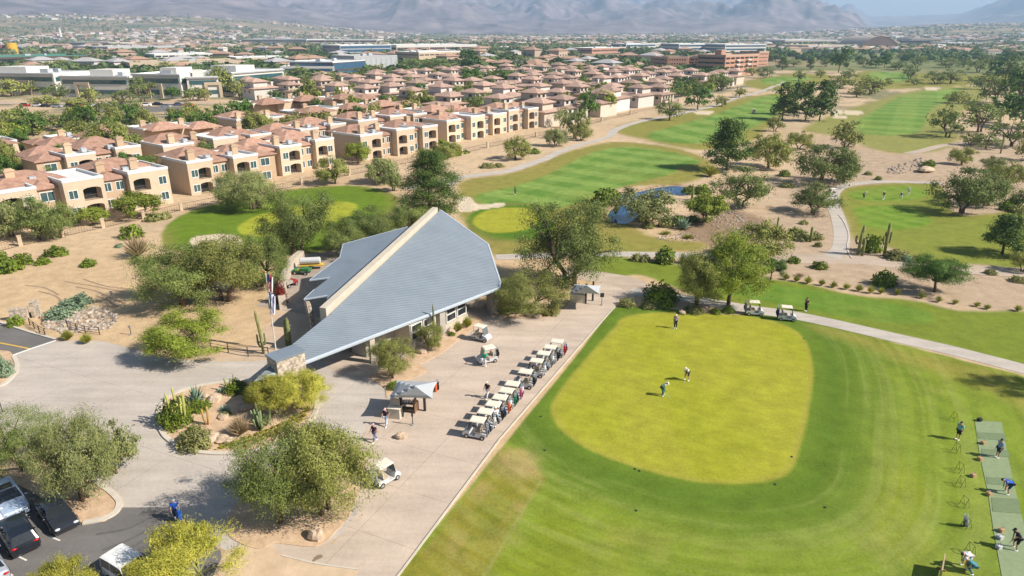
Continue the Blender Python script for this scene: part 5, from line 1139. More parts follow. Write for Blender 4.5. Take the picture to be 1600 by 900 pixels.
for i in range(5): mb = MB(); mb.tube([(0, 0, 0), (0, 0, .3)], [.1, .09], 8); o = mb.build('jug', M_CWHITE); o.location = W(638, 643) + Vector((-.5 + i * .24, -.02 + .09 * -i * .1, .965)); tag(o, f'white jug on the wooden rack, {ORD[i]} of five', 'jug', 'jugs on the rack')
mb = MB(); mb.tube([(0, 0, 0), (0, 0, .9)], .28, 10); o = mb.build('barrel', M_WOOD); o.location = W(650, 640); tag(o, 'brown barrel at the right end of the wooden rack', 'barrel')
def post_sign(u, v, hh, pw_, ph, label, m=None):
    t = thing('post_sign', label, 'sign', W(u, v)); mb = MB(); mb.tube([(0, 0, 0), (0, 0, hh)], .04, 6); mb.build('post', M_DKMET, t); mb = MB(); mb.box((0, -.06, hh - ph / 2), (pw_, .05, ph)); mb.build('panel', m or M_DKMET, t); mb = MB(); mb.tube([(0, 0, 0), (0, 0, .08)], .22, 10); mb.build('base', M_STUCG, t)
post_sign(645, 664, 1.6, .16, .7, 'thin black post stand on the plaza below the kiosk'); post_sign(940, 477, 1.7, .5, .55, 'small dark sign on a post near the plaza kerb'); post_sign(4, 644, 1.6, .1, .3, 'dark post at the left edge of the driveway'); post_sign(205, 523, 1.2, .3, .3, 'small grey sign post at the driveway edge', M_STUCG)
post_sign(176, 467, 1.1, .4, .8, 'pale marker post on the bare sand by the river stones', M_STUC)
fp = W(431, 546); t = thing('flagpole', 'tall white flagpole in front of the clubhouse', 'flagpole', fp); ph = 112 * mpp(fp) / .88
mb = MB(); mb.tube([(0, 0, 0), (0, 0, ph)], [.075, .045], 8); mb.build('pole', M_FRAME, t); mb = MB(); mb.ell((0, 0, ph + .06), (.09, .09, .09)); mb.build('finial', M_YELL, t)
def flag(z1, z0, cols, label):
    mb = MB(); n = 10; w = .62
    ms = [cloth(c) for c in cols]; ncol = 8
    V = [(.08 + w * (j / ncol) * (1 - .55 * i / n) + .05, .13 * math.sin(j * 1.5 + i * .3) , z1 - (z1 - z0) * (i / n) - .35 * (j / ncol)) for i in range(n + 1) for j in range(ncol + 1)]
    for i in range(n):
        for j in range(ncol): mb.add([V[i * (ncol + 1) + j], V[(i + 1) * (ncol + 1) + j], V[(i + 1) * (ncol + 1) + j + 1], V[i * (ncol + 1) + j + 1]], [(0, 1, 2, 3)], (2 if (i < 4 and j < 4 and len(cols) > 2) else j % 2))
    o = mb.build('flag', ms); o.location = fp; tag(o, label, 'flag'); 
flag(ph - .15, ph - 2.1, [(186, 50, 60), (232, 228, 226), (56, 64, 120)], 'red white and blue striped flag hanging limp at the pole top')
flag(ph - 2.3, ph - 4.6, [(214, 214, 226), (196, 196, 220)], 'pale flag hanging limp below the striped flag')
# fences, walls, stone sign
def rail_fence(pts, hh, nr, label, m, every=1, r=.04, pillars=None, cat='fence'):
    P = [W(u, v) for u, v in pts]; o_ = P[0]; t = thing('fence', label, cat, o_)
    for i, p in enumerate(P):
        q = p - o_; mb = MB()
        if pillars: mb.box((q.x, q.y, q.z + .8), (.55, .55, 1.7), .6); mb.box((q.x, q.y, q.z + 1.7), (.66, .66, .1), .6); mb.build('pillar', pillars, t)
        else: mb.tube([(q.x, q.y, q.z - .1), (q.x, q.y, q.z + hh)], r * 1.3, 6); mb.build('post', m, t)
    for i in range(len(P) - 1):
        mb = MB(); a, b = P[i] - o_, P[i + 1] - o_
        for k in range(nr): z = hh * (k + 1) / nr - .04; mb.tube([(a.x, a.y, a.z + z), (b.x, b.y, b.z + z)], r * .7, 5)
        if pillars:
            mb = MB(); nb = max(2, int((b - a).length / .45))
            for k in (.12, 1.3): mb.tube([(a.x, a.y, a.z + k), (b.x, b.y, b.z + k)], .035, 4)
            for j in range(1, nb): c = a.lerp(b, j / nb); mb.tube([(c.x, c.y, c.z), (c.x, c.y, c.z + 1.35)], .02, 4)
        mb.build('rail', m, t)
rail_fence([(47,508),(54,514),(62,520),(71,525)], .95, 3, 'dark metal railing at the edge of the access road', M_DKMET)
rail_fence([(106,512),(120,517),(134,521),(156,523)], .95, 3, 'dark metal railing below the river stones', M_DKMET)
rail_fence([(330,546),(357,551),(388,557),(420,558)], 1.2, 3, 'thin rail fence beside the armed cactus at the forecourt', M_DKMET)
M_FP = mat('fence_pillar_stucco', (.55, .43, .30)); M_FB = mat('fence_bronze', (.12, .075, .05))
FL = [(-60,408),(-15,397),(33,384),(98,370),(162,356),(225,342),(284,329),(345,316),(410,303),(472,289)]
rail_fence(FL, 1.4, 2, 'bronze railing fence with tan pillars along the nearest apartments', M_FB, pillars=M_FP)
rail_fence([(472,288),(546,274),(612,260),(668,249),(722,241)], 1.4, 2, 'bronze railing fence with tan pillars below the middle apartments', M_FB, pillars=M_FP)
rail_fence([(722,240),(762,231),(800,223),(838,214),(862,208)], 1.4, 2, 'bronze railing fence with tan pillars below the last tan apartments', M_FB, pillars=M_FP)
rail_fence([(876,205),(905,199),(940,190),(985,179),(1030,169),(1060,160)], 1.4, 2, 'dark railing fence with pillars below the far villas', M_FB, pillars=mat('pillar_grey', (.42, .36, .31)))
t = thing('stone_wall', 'curved pale stone wall round the service yard behind the flagpole', 'wall', W(443, 478)); pts = [W(u, v) - t.location for u, v in [(443,484),(441,468),(443,450),(450,430),(460,414),(472,404)]]
sp_ = spline(pts, False, 5); mb = MB(); V = []
for i, a in enumerate(sp_):
    d = (sp_[min(i + 1, len(sp_) - 1)] - sp_[max(i - 1, 0)]).normalized(); k = Vector((-d.y, d.x)) * .45
    V += [(a.x - k.x, a.y - k.y, 0), (a.x - k.x, a.y - k.y, 1.3), (a.x + k.x, a.y + k.y, 1.3), (a.x + k.x, a.y + k.y, 0)]
n_ = len(sp_); mb.add(V, [(4 * i + s, 4 * i + 4 + s, 4 * i + 5 + s, 4 * i + 1 + s) for i in range(n_ - 1) for s in range(3)] + [(0, 1, 2, 3), (4 * n_ - 1, 4 * n_ - 2, 4 * n_ - 3, 4 * n_ - 4)]); mb.build('stonework', mat('pale_stone', (.50, .43, .35), var=.2, scale=2.5, bump=.6), t)
t = thing('stone_sign', 'low stacked-stone entrance sign with a taller pillar beside the access road', 'sign', W(32, 499)); mb = MB(); mb.box((0, 0, .7), (1.9, .6, 1.5), .35); mb.build('wall', M_STONEW, t); mb = MB(); mb.box((1.5, .9, 1.0), (.9, .8, 2.1), .35); mb.build('pillar', M_STONEW, t)
# service yard
t = thing('water_tank', 'white horizontal tank on a yellow trailer in the service yard', 'tank', W(486, 420), R(8)); mb = MB(); mb.tube([(-1.5, 0, 1.3), (-1.4, 0, 1.3), (1.4, 0, 1.3), (1.5, 0, 1.3)], [.3, .5, .5, .3], 12); mb.build('tank', M_CWHITE, t); mb = MB(); mb.bb(-1.6, 1.9, -.5, .5, .55, .72); mb.build('frame', M_YELL, t)
for y in (-.5, .5): wheel(t, 0, y, .33, .33, .18)
t = thing('utility_cart', 'green utility cart with cargo bed in the service yard', 'utility cart', W(472, 428), R(172)); GU = mat('green_paint', (.03, .16, .05), rough=.4)
mb = MB(); mb.bb(-1.3, .1, -.6, .6, .55, .95); mb.build('cargo_bed', GU, t); mb = MB(); prof(mb, [(.1, .4), (1.2, .4), (1.2, .7), (.9, .85), (.6, .6), (.1, .6)], -.58, .58); mb.build('body', GU, t); mb = MB(); mb.bb(.12, .5, -.5, .5, .603, .75); mb.build('seat', M_YELL, t)
for x in (-.8, .8):
    for y in (-.55, .55): wheel(t, x, y, .27, .27, .2)
t = thing('utility_cart', 'small grey and red work cart beside the curved stone wall', 'utility cart', W(453, 447), R(60)); mb = MB(); mb.bb(-.9, .2, -.5, .5, .5, .9); mb.build('cargo_bed', M_STUCG, t); mb = MB(); prof(mb, [(.2, .35), (1.1, .35), (1.1, .7), (.8, .85), (.2, .6)], -.5, .5); mb.build('body', cloth((150, 50, 56)), t)
for x in (-.6, .7):
    for y in (-.5, .5): wheel(t, x, y, .25, .25, .18)
# pins
for u, v, lb in ((504, 326, 'thin flagstick standing in the left green'), (1396, 142, 'thin flagstick on the far right green')):
    t = thing('flagstick', lb, 'flagstick', W(u, v)); mb = MB(); mb.tube([(0, 0, 0), (0, 0, 2.2)], .025, 5); mb.build('pole', M_FRAME, t); mb = MB(); mb.add([(0, 0, 2.2), (0, 0, 1.85), (.45, .05, 1.95), (.45, .05, 2.15)], [(0, 1, 2, 3)]); mb.build('flag', M_FRAME, t)
# ------------------------------------------------------------------ driving range
matp = [(1523,657),(1530,708),(1544,772),(1552,828),(1566,905),(1574,950),(1640,950),(1620,905),(1603,835),(1588,772),(1575,715),(1565,660)]
sheet('range_carpet', matp, .03, mat('range_carpet', L((130, 144, 108)), var=.1, scale=2.5, bump=.2), thick=.025)
for i, (u0, u1, v0, v1) in enumerate([(1527, 1570, 676, 686), (1533, 1575, 702, 712), (1541, 1584, 746, 757), (1549, 1592, 778, 800)]):
    P = [W(u0, v0), W(u1 - 1, v0 + 2), W(u1 + 3, v1 + 3), W(u0 + 2, v1)]; mb = MB(); mb.prism([(q.x, q.y) for q in P], .035, .05); o = mb.build('hitting_mat', mat('dark_mat', L((110, 126, 92)), var=.1, scale=3)); tag(o, f'darker hitting mat on the range carpet, {["farthest", "second farthest", "third farthest", "nearest"][i]} of four', 'mat', 'hitting mats')
def bag_stand(u, v, label):
    t = thing('bag_stand', label, 'bag stand', W(u, v), .15, None, (.8, .8, .85))
    for s in (-.3, .3): mb = MB(); mb.tube([(-.3, s, 0), (0, s, .95), (.3, s, 0)], .02, 5); mb.build('leg', M_DKMET, t)
    mb = MB(); mb.tube([(0, -.3, .95), (0, .3, .95)], .02, 5); mb.tube([(-.2, -.3, .35), (-.2, .3, .35)], .02, 5); mb.build('bar', M_DKMET, t)
BS = [(1494,706),(1499,737),(1501,759),(1506,791),(1509,824),(1515,865),(1490,657)]
for i, (u, v) in enumerate(BS): bag_stand(u, v, 'metal bag stand on the range turf, ' + (['second', 'third', 'fourth', 'fifth', 'sixth', 'nearest', 'farthest'][i] + (' from the far end' if i < 5 else '')))
t = bag('grey', W(1510, 822), .4, 'grey golf bag leaning in a bag stand on the range', None); t.rotation_euler = (0, -.35, .4)
for i, (u, v, c) in enumerate([(1536,694,'o'),(1531,719,'o'),(1520,745,'o'),(1545,774,'o'),(1564,831,'o'),(1562,842,'w'),(1530,658,'d'),(1560,857,'w')]):
    t = thing('ball_crate', ['tan ball crate at the carpet edge, far end', 'tan ball crate at the carpet edge, second from the far end', 'tan ball crate standing apart on the range turf', 'tan ball crate beside the person in bright blue', 'tan ball crate near the person in black', 'white ball crate near the person in black', 'dark ball crate at the far end of the carpet', 'small white crate beside the feet of the person in black'][i], 'crate', W(u, v), .3, 'ball crates')
    mb = MB(); mb.box((0, 0, .14), (.3, .3, .28), 0, 0, (1.1, 1.1)); mb.build('crate', {'o': mat('tan_crate', (.46, .30, .16)), 'w': M_CWHITE, 'd': M_BLACK}[c], t); mb = MB(); mb.tube([(-.15, 0, .28), (-.1, 0, .42), (.1, 0, .42), (.15, 0, .28)], .014, 5); mb.build('handle', M_BLACK, t)
t = thing('range_board', 'tan upright board on edge casting a dark block shadow on the range', 'board', W(1468, 902), R(54)); mb = MB(); mb.bb(-.9, .9, -.04, .04, .1, 1.25); mb.build('panel', mat('tan_board', (.42, .32, .18)), t)
for x in (-.8, .8): mb = MB(); mb.bb(x - .05, x + .05, -.25, .25, 0, .098); mb.build('foot', M_WOOD, t)
SPK = [(845,651),(851,704),(992,733),(999,736),(994,798),(1237,714),(1211,757),(1289,793),(941,502),(1256,529)]
for i, (u, v) in enumerate(SPK):
    mb = MB(); mb.tube([(0, 0, 0), (0, 0, .05)], .095, 10); o = mb.build('sprinkler_head', M_BLACK); o.location = W(u, v); tag(o, ['small black sprinkler disc in the turf left of the practice green', 'small black sprinkler disc below the left bend of the practice green', 'left of two black sprinkler discs at the near edge of the practice green', 'right of two black sprinkler discs at the near edge of the practice green',
      'small black sprinkler disc alone on the near turf', 'black sprinkler disc at the right edge of the practice green', 'black sprinkler disc below the near right corner of the practice green', 'black sprinkler disc on the turf right of the near right corner', 'black sprinkler disc at the far left corner by the kerb', 'black sprinkler disc at the far right bend of the practice green'][i], 'sprinkler')
# ------------------------------------------------------------------ apartments and villas
M_TAN = mat('tan_stucco', (.56, .44, .32), var=.07, scale=.8, hue_rand=.12); M_TAN2 = mat('tan_stucco_deep', (.48, .345, .23), var=.07, scale=.8, hue_rand=.12)
def tile_mat(name, a, b):
    m_ = mat(name, a, rough=.85, var=.12, scale=.9, col2=b, hue_rand=.16, bump=.4); n = m_.node_tree.nodes; l = m_.node_tree.links; bs = n['Principled BSDF']
    wv = n.new('ShaderNodeTexNoise'); wv.inputs['Scale'].default_value = 9; wv.inputs['Detail'].default_value = 2; tc = n.new('ShaderNodeTexCoord'); l.new(tc.outputs['Object'], wv.inputs['Vector'])
    src = bs.inputs['Base Color'].links[0].from_socket; mr = n.new('ShaderNodeMapRange'); mr.inputs[1].default_value = .3; mr.inputs[2].default_value = .7; mr.inputs[3].default_value = .8; mr.inputs[4].default_value = 1.15
    sc = n.new('ShaderNodeVectorMath'); sc.operation = 'SCALE'; l.new(wv.outputs['Fac'], mr.inputs[0]); l.new(src, sc.inputs[0]); l.new(mr.outputs[0], sc.inputs['Scale']); l.new(sc.outputs[0], bs.inputs['Base Color']); return m_
M_TILE = tile_mat('terracotta_tile', (.33, .185, .13), (.43, .26, .19)); M_TILE2 = tile_mat('brown_tile', (.35, .225, .175), (.45, .31, .245))
M_MEMB = mat('white_roof_membrane', (.66, .66, .65), var=.08, scale=.5); M_WING = glass('teal_window', (.05, .10, .11)); M_VIL = mat('pale_stucco', (.58, .54, .50), var=.06, hue_rand=.1); M_VIL2 = mat('warm_stucco', (.54, .46, .38), var=.06, hue_rand=.1)
M_UNIT = mat('roof_unit_grey', (.40, .42, .44), rough=.5); M_INT = mat('balcony_interior', (.36, .26, .18))
def facade(mb, x0, x1, y, z1, holes, m=0, depth=.16):
    """front wall at y, facing -y, with real openings"""
    outer = [Vector((x0, 0, 0)), Vector((x1, 0, 0)), Vector((x1, z1, 0)), Vector((x0, z1, 0))]; loops = [outer]
    for h, d in holes: loops.append([Vector((a, b, 0)) for a, b in h][::-1])
    flat = [p for lp in loops for p in lp]; tri = tessellate_polygon(loops)
    mb.add([(p.x, y, p.y) for p in flat], [t for t in tri], m)
    for h, d in holes:
        n = len(h); mb.add([(a, y, b) for a, b in h] + [(a, y + d, b) for a, b in h], [(i, (i + 1) % n, (i + 1) % n + n, i + n) for i in range(n)] + [tuple(range(n, 2 * n))], m)
def rect(x0, x1, z0, z1): return [(x0, z0), (x1, z0), (x1, z1), (x0, z1)]
def arch(x0, x1, z0, z1, k=.45):
    c, r = (x0 + x1) / 2, (x1 - x0) / 2; return [(x0, z0), (x1, z0)] + [(c + r * math.cos(t), z1 - k + k * math.sin(t)) for t in [math.pi * i / 6 for i in range(7)]]
def window(par, x0, x1, y, z0, z1, m=None):
    mb = MB(); mb.add([(x0, y + .10, z0), (x1, y + .10, z0), (x1, y + .10, z1), (x0, y + .10, z1)], [(0, 1, 2, 3)]); w = mb.build('window', m or M_WING, par)
    mb = MB()
    for a, b, c, d in ((x0 - .14, x1 + .14, z1, z1 + .16), (x0 - .14, x1 + .14, z0 - .16, z0), (x0 - .14, x0, z0, z1), (x1, x1 + .14, z0, z1), ((x0 + x1) / 2 - .05, (x0 + x1) / 2 + .05, z0, z1)): mb.bb(a, b, y - .05, y + .06, c, d)
    mb.build('frame', M_FRAME, w)
def balcony(par, x0, x1, y, z0):
    mb = MB(); mb.add([(x0 + .3, y + 1.57, z0 + .02), (x1 - .3, y + 1.57, z0 + .02), (x1 - .3, y + 1.57, z0 + 2.1), (x0 + .3, y + 1.57, z0 + 2.1)], [(0, 1, 2, 3)]); mb.build('balcony_door', M_DGLASS, par)
    mb = MB(); mb.tube([(x0, y + .08, z0 + 1.0), (x1, y + .08, z0 + 1.0)], .035, 4); mb.tube([(x0, y + .08, z0 + .12), (x1, y + .08, z0 + .12)], .03, 4)
    for i in range(1, int((x1 - x0) / .22)): x = x0 + i * .22; mb.tube([(x, y + .08, z0 + .12), (x, y + .08, z0 + 1.0)], .014, 3, caps=False)
    mb.build('railing', M_FB, par)
def block(mb, x0, x1, y0, y1, h, holes, tops, m=0):
    facade(mb, x0, x1, y0, h, holes, m)
    mb.add([(x0, y0, -1), (x0, y1, -1), (x0, y1, h), (x0, y0, h)], [(0, 1, 2, 3)][::1], m); mb.add([(x1, y0, -1), (x1, y1, -1), (x1, y1, h), (x1, y0, h)], [(3, 2, 1, 0)], m); mb.add([(x0, y1, -1), (x1, y1, -1), (x1, y1, h), (x0, y1, h)], [(3, 2, 1, 0)], m)
    mb.add([(x0, y0, -1), (x1, y0, -1), (x1, y0, 0), (x0, y0, 0)], [(0, 1, 2, 3)], m)
    if tops: tops.append((x0, x1, y0, y1, h))
def make_apartment(blocks, hips, chims, name='apartment_building'):
    """blocks: x0,x1,y0,y1,h,kind; kind says which openings and roof"""
    t = thing(name, 'apartment', 'apartment block'); wall = MB(); roofw = MB(); tile = MB(); later = []
    for i, (x0, x1, y0, y1, h, kd) in enumerate(blocks):
        holes = []; c = (x0 + x1) / 2; wd = x1 - x0
        for z in (.25, 3.45):
            if kd in ('A', 'C'):
                if kd == 'A': a, b = x0 + .7, x0 + .7 + min(3.2, wd * .5)
                else: a, b = x1 - .7 - min(3.2, wd * .5), x1 - .7
                holes.append((arch(a, b, z, z + 2.45), 1.6)); later.append(('b', a, b, y0, z))
                wa, wb = (x1 - 2.1, x1 - .7) if kd == 'A' else (x0 + .7, x0 + 2.1)
                holes.append((rect(wa, wb, z + .75, z + 2.2), .16)); later.append(('w', wa, wb, y0, z + .75, z + 2.2))
            elif kd == 'W':
                holes.append((rect(c - 1.1, c + 1.1, z + .6, z + 2.2), .16)); later.append(('w', c - 1.1, c + 1.1, y0, z + .6, z + 2.2))
            elif kd == 'D':
                for s in (-1, 1):
                    k = c + s * wd * .24; holes.append((rect(k - .65, k + .65, z + .7, z + 2.2), .16)); later.append(('w', k - .65, k + .65, y0, z + .7, z + 2.2))
        block(wall, x0, x1, y0, y1, h, holes, None, i % 2)
        if kd in 'AC':      # flat roof behind a parapet
            roofw.bb(x0 + .003, x1 - .003, y0 + .003, y1 - .003, h - .02, h + .0)
            for a, b, cc, d in ((x0 - .06, x1 + .06, y0 - .06, y0 + .28), (x0 - .06, x1 + .06, y1 - .28, y1 + .06), (x0 - .06, x0 + .28, y0 + .283, y1 - .283), (x1 - .28, x1 + .06, y0 + .283, y1 - .283)): roofw.bb(a, b, cc, d, h + .003, h + .5)
        else: tile.hip(x0, x1, y0, y0 + min(7, y1 - y0), h, 1.25, .45)
    for (x0, x1, y0, y1, z, hh) in hips: tile.hip(x0, x1, y0, y1, z, hh, .3)
    wall.build('wall', [M_TAN, M_TAN2], t); roofw.build('flat_roof', M_MEMB, t); rf = tile.build('tile_roof', M_TILE, t)
    for q in later:
        if q[0] == 'w': window(t, *q[1:])
        else: balcony(t, *q[1:])
    for x, y, z in chims:
        mb = MB(); mb.box((x, y, z), (1.5, 1.1, 1.8)); mb.box((x, y, z + 1.05), (1.75, 1.35, .28)); mb.box((x, y, z + 1.3), (1.2, .8, .2)); mb.build('chimney', M_TAN2, t)
    for x, y, z in [(chims[0][0] + 3, chims[0][1] - 1.5, 7.6), (chims[-1][0] - 2.5, chims[-1][1] - 2, 7.6)]:
        mb = MB(); mb.box((x, y, z), (1.1, 1.1, .95)); mb.build('roof_unit', M_UNIT, t)
    # ground floor tile eyebrow
    return t
APT_L = Proto(make_apartment([(-15, -8.6, .2, 11, 6.9, 'A'), (-8.6, -4.6, 1.9, 10, 6.3, 'W'), (-4.6, 2.4, -.6, 11, 7.3, 'C'), (2.4, 7.2, 1.6, 10, 6.2, 'D'), (7.2, 15, 0, 12, 7.0, 'A')],
                             [(-14, -1.5, 4.5, 15, 6.95, 2.0), (2.5, 14.5, 6.5, 15.5, 7.02, 1.9)], [(-10, 8, 8.4), (4.4, 5.6, 7.9), (10.5, 5, 8.0)]))
APT_S = Proto(make_apartment([(-11, -5.2, 0, 11, 7.2, 'C'), (-5.2, -.6, 1.6, 10, 6.4, 'D'), (-.6, 5.6, -.5, 11, 6.9, 'A'), (5.6, 11, 1.2, 10, 6.3, 'W')],
                             [(-10.5, .5, 5.5, 15, 7.23, 2.1), (1.2, 10.5, 7.5, 15, 6.42, 2.0)], [(-8, 4, 8.1), (3, 5, 7.8)]))
A0 = G(271, 315); UA = math.atan2(.785, .62); ux = Vector((math.cos(UA), math.sin(UA), 0)); uy = Vector((-ux.y, ux.x, 0))
def st(s, t_): p = A0 + ux * s + uy * t_; return Vector((p.x, p.y, float(hfun(p.x, p.y))))
def proj(p):
    d = p - Vector((0, 0, CAM_H)); zc = d.y * CP - d.z * SP; return 800 + F_PX * d.x / zc, 450 - F_PX * (d.y * SP + d.z * CP) / zc
def corner_at(u, v, half, pr, label, rz=0, sc=None, group='tan apartment blocks'):
    """block whose left front corner stands where the photograph shows it"""
    p = W(u, v); a = UA + rz; p = p + Vector((math.cos(a), math.sin(a), 0)) * half; pr.place((p.x, p.y, float(hfun(p.x, p.y)) - .2), a, sc, label, group)
p = A0 - ux * 15; APT_L.place((p.x, p.y, -.2), UA, None, 'tan stucco apartment block nearest the camera, front row at the left edge', 'tan apartment blocks')
p = A0 - ux * 43; APT_S.place((p.x, p.y, -.2), UA, None, 'tan stucco apartment block mostly cut by the left picture edge', 'tan apartment blocks')
corner_at(300, 306, 11, APT_S, 'tan apartment block with chimney behind the pale grey-green tree, second of the front row')
corner_at(410, 281, 11, APT_S, 'tan apartment block in the front row behind the far edge of the left green', sc=(-1, 1, 1))
corner_at(566, 252, 15, APT_L, 'tan apartment block with dark arched balconies above the tall pine, front row', sc=(-1, 1, 1))
corner_at(700, 225, 15, APT_L, 'tan apartment block in the front row left of the grey villas')
corner_at(795, 207, 11, APT_S, 'last tan apartment block of the front row, touching the grey villas')
RN = ['front', 'second', 'third', 'fourth', 'fifth', 'sixth', 'seventh', 'eighth', 'ninth', 'tenth']
qa = random.Random(21)
def visible(p, m=40):
    if p.y < 30: return False
    u, v = proj(p + Vector((0, 0, 5))); return -m < u < 1600 + m and v > 60
for r, (t_, off) in enumerate(((31, -8), (61, 6), (92, -4), (124, 8), (156, 0), (186, 4))):
    s = -75 + off; items = []
    while s < 128 - (0 if r else 0):
        L_ = qa.random() < .5; half = 15 if L_ else 11; p = st(s + half, t_ + qa.uniform(-2, 2))
        if visible(p, 80) and proj(p + Vector((0, 0, 9)))[1] > np.interp(proj(p)[0], [0, 130, 250, 400, 480], [196, 192, 172, 158, 140]): items.append((p, L_))
        s += 2 * half + qa.uniform(2.5, 6)
    for i, (p, L_) in enumerate(items):
        fl = qa.random() < .5; a = UA + (math.pi if fl else 0); q = p - (uy * 0 if not fl else uy * -14)
        (APT_L if L_ else APT_S).place((q.x, q.y, float(hfun(p.x, p.y)) - .2), a, (qa.choice((-1, 1)), 1, qa.uniform(.92, 1.04)), f"tan apartment block, {ORD[i]} in the {RN[r + 1]} row from the golf course", 'tan apartment blocks')
# grey villas with deep brown hipped roofs
def make_villa(var):
    t = thing('villa', 'villa', 'villa'); w, d = (15, 11) if var == 0 else (13, 12); mw = M_VIL if var != 1 else M_VIL2
    mb = MB(); mb.bb(-w / 2, w / 2, 0, d, -1, 5.4); ux0, ux1 = ((-w / 2 + 1, 1.5) if var == 0 else (-1, w / 2 - .8)); mb.bb(ux0, ux1, 2, d - 1.5, 5.4, 8.5); mb.bb(-w / 2 + 1.5, -w / 2 + 4.5, -1.4, 0, -1, 2.9); mb.build('wall', mw, t)
    mb = MB(); mb.hip(-w / 2, w / 2, 0, d, 5.403, 1.7, .9); mb.hip(ux0, ux1, 2, d - 1.5, 8.503, 1.8, .9); mb.hip(-w / 2 + 1.5, -w / 2 + 4.5, -1.4, 1.0, 2.903, .7, .4); mb.build('roof', M_TILE2, t)
    def wn(x, y, z, sx, sz, f):
        mb = MB(); mb.box((x, y, z), (sx, .12, sz) if f else (.12, sx, sz)); k = mb.build('window', M_DGLASS, t)
        mb = MB(); e = -.03 if y < 1 or (y < 3 and z > 5) else .03; mb.box((x, y + (e if f else 0), z - sz / 2 - .09), (sx + .3, .16, .14) if f else (.18, sx + .3, .14)); mb.build('sill', M_FRAME, k)
    for i in range(4): wn(-w / 2 + 2.2 + i * (w - 4.4) / 3, 0, 4.0, 1.7, 1.35, True)
    for i in range(1, 4): wn(-w / 2 + 2.2 + i * (w - 4.4) / 3, 0, 1.35, 1.9, 2.1, True)
    for i in range(2): wn(ux0 + 2 + i * 3.2, 2, 7.35, 1.6, 1.1, True)
    for i in range(3): wn(w / 2, 2 + i * 3.3, 3.9, 1.4, 1.3, False); 
    for i in range(2): wn(-w / 2, 2.5 + i * 4, 3.9, 1.4, 1.3, False)
    wn(ux1, 5, 7.35, 1.6, 1.1, False); wn(ux0, 5, 7.35, 1.6, 1.1, False)
    mb = MB(); mb.box((w / 2 - 2.5, d - 3, 6.8), (1.1, .9, 2.6)); mb.box((w / 2 - 2.5, d - 3, 8.2), (1.3, 1.1, .25)); mb.build('chimney', mw, t)
    return t
VIL = [Proto(make_villa(0)), Proto(make_villa(1)), Proto(make_villa(2))]
qv = random.Random(4)
for r in range(9):
    t_ = 10 + r * 25; items = []; s = 140 + (r % 2) * 9 - (12 if r > 6 else 0)
    while s < 400:
        p = st(s + 8, t_ + qv.uniform(-3, 3)); u, v = proj(p); u2, v2 = proj(p + Vector((0, 0, 8)))
        if v2 > 104 and u < 1230 and u > 400 and not (s > 250 and t_ < 20 and u > 1075): items.append(p)
        s += 18 + qv.uniform(0, 5)
    for i, p in enumerate(items):
        a = UA + qv.choice((0, 0, 0, math.pi / 2, math.pi)); p = p + (uy * 11 if abs(a - UA - math.pi) < .1 else Vector((0, 0, 0)))
        VIL[qv.choice((0, 1, 2))].place((p.x, p.y, p.z - .1), a, (qv.choice((-1, 1)), 1, qv.uniform(.92, 1.08)), f"brown-roofed grey villa, {ORD[i]} in the {'front row along the fairway' if r == 0 else RN[r] + ' row from the fairway'}", 'grey villas')
# lanes between the rows
for t_ in (24, 84, 148):
    ribbon('lane', None, 6, .03, M_ASPH, world=[Vector(((A0 + ux * s + uy * t_).x, (A0 + ux * s + uy * t_).y)) for s in range(-90, 400, 10)])
# garden trees between the rows
qt = random.Random(77); ys = [(o.location.x, o.location.y, o.rotation_euler.z, 9.5 if o['category'] == 'villa' else 15) for o in scene.objects if o.parent is None and o.get('category') in ('villa', 'apartment block')]; gt = {}; tries = 0; nt_ = 0
while nt_ < 300 and tries < 16000:
    tries += 1; p = st(qt.uniform(-75, 385), qt.uniform(16, 235)); u, v = proj(p)
    if not (-20 < u < 1150 and v > 112) or (u < 420 and v < 196): continue
    bad = False
    for x, y, a, hw in ys:
        dx, dy = p.x - x, p.y - y; lx, ly = dx * math.cos(a) + dy * math.sin(a), -dx * math.sin(a) + dy * math.cos(a)
        if abs(lx) < hw and -1.5 < ly < 14: bad = True; break
    if bad and qt.random() < .985: continue
    if bad: continue
    s_ = (p - A0).dot(ux); k = qt.choice(('will', 'dark', 'mesq', 'spring', 'gmesq', 'dark')); row = int((p - A0).dot(uy) // 31); gt.setdefault((s_ > 136, min(row, 6)), []).append((k, u, v, qt.uniform(5, 9), qt.uniform(4.5, 9.5), p)); nt_ += 1
for (far_, row), its in gt.items():
    labs = ordinals([(k, u) for k, u, *_ in its], f"behind the {RN[row]} {'villa' if far_ else 'apartment'} row")
    for (k, u, v, w_, h_, p), lb in zip(its, labs): s_ = mpp(p); tree(k, u, v, w_ / s_, h_ / s_, lb, 'garden trees between the rows', p=p)
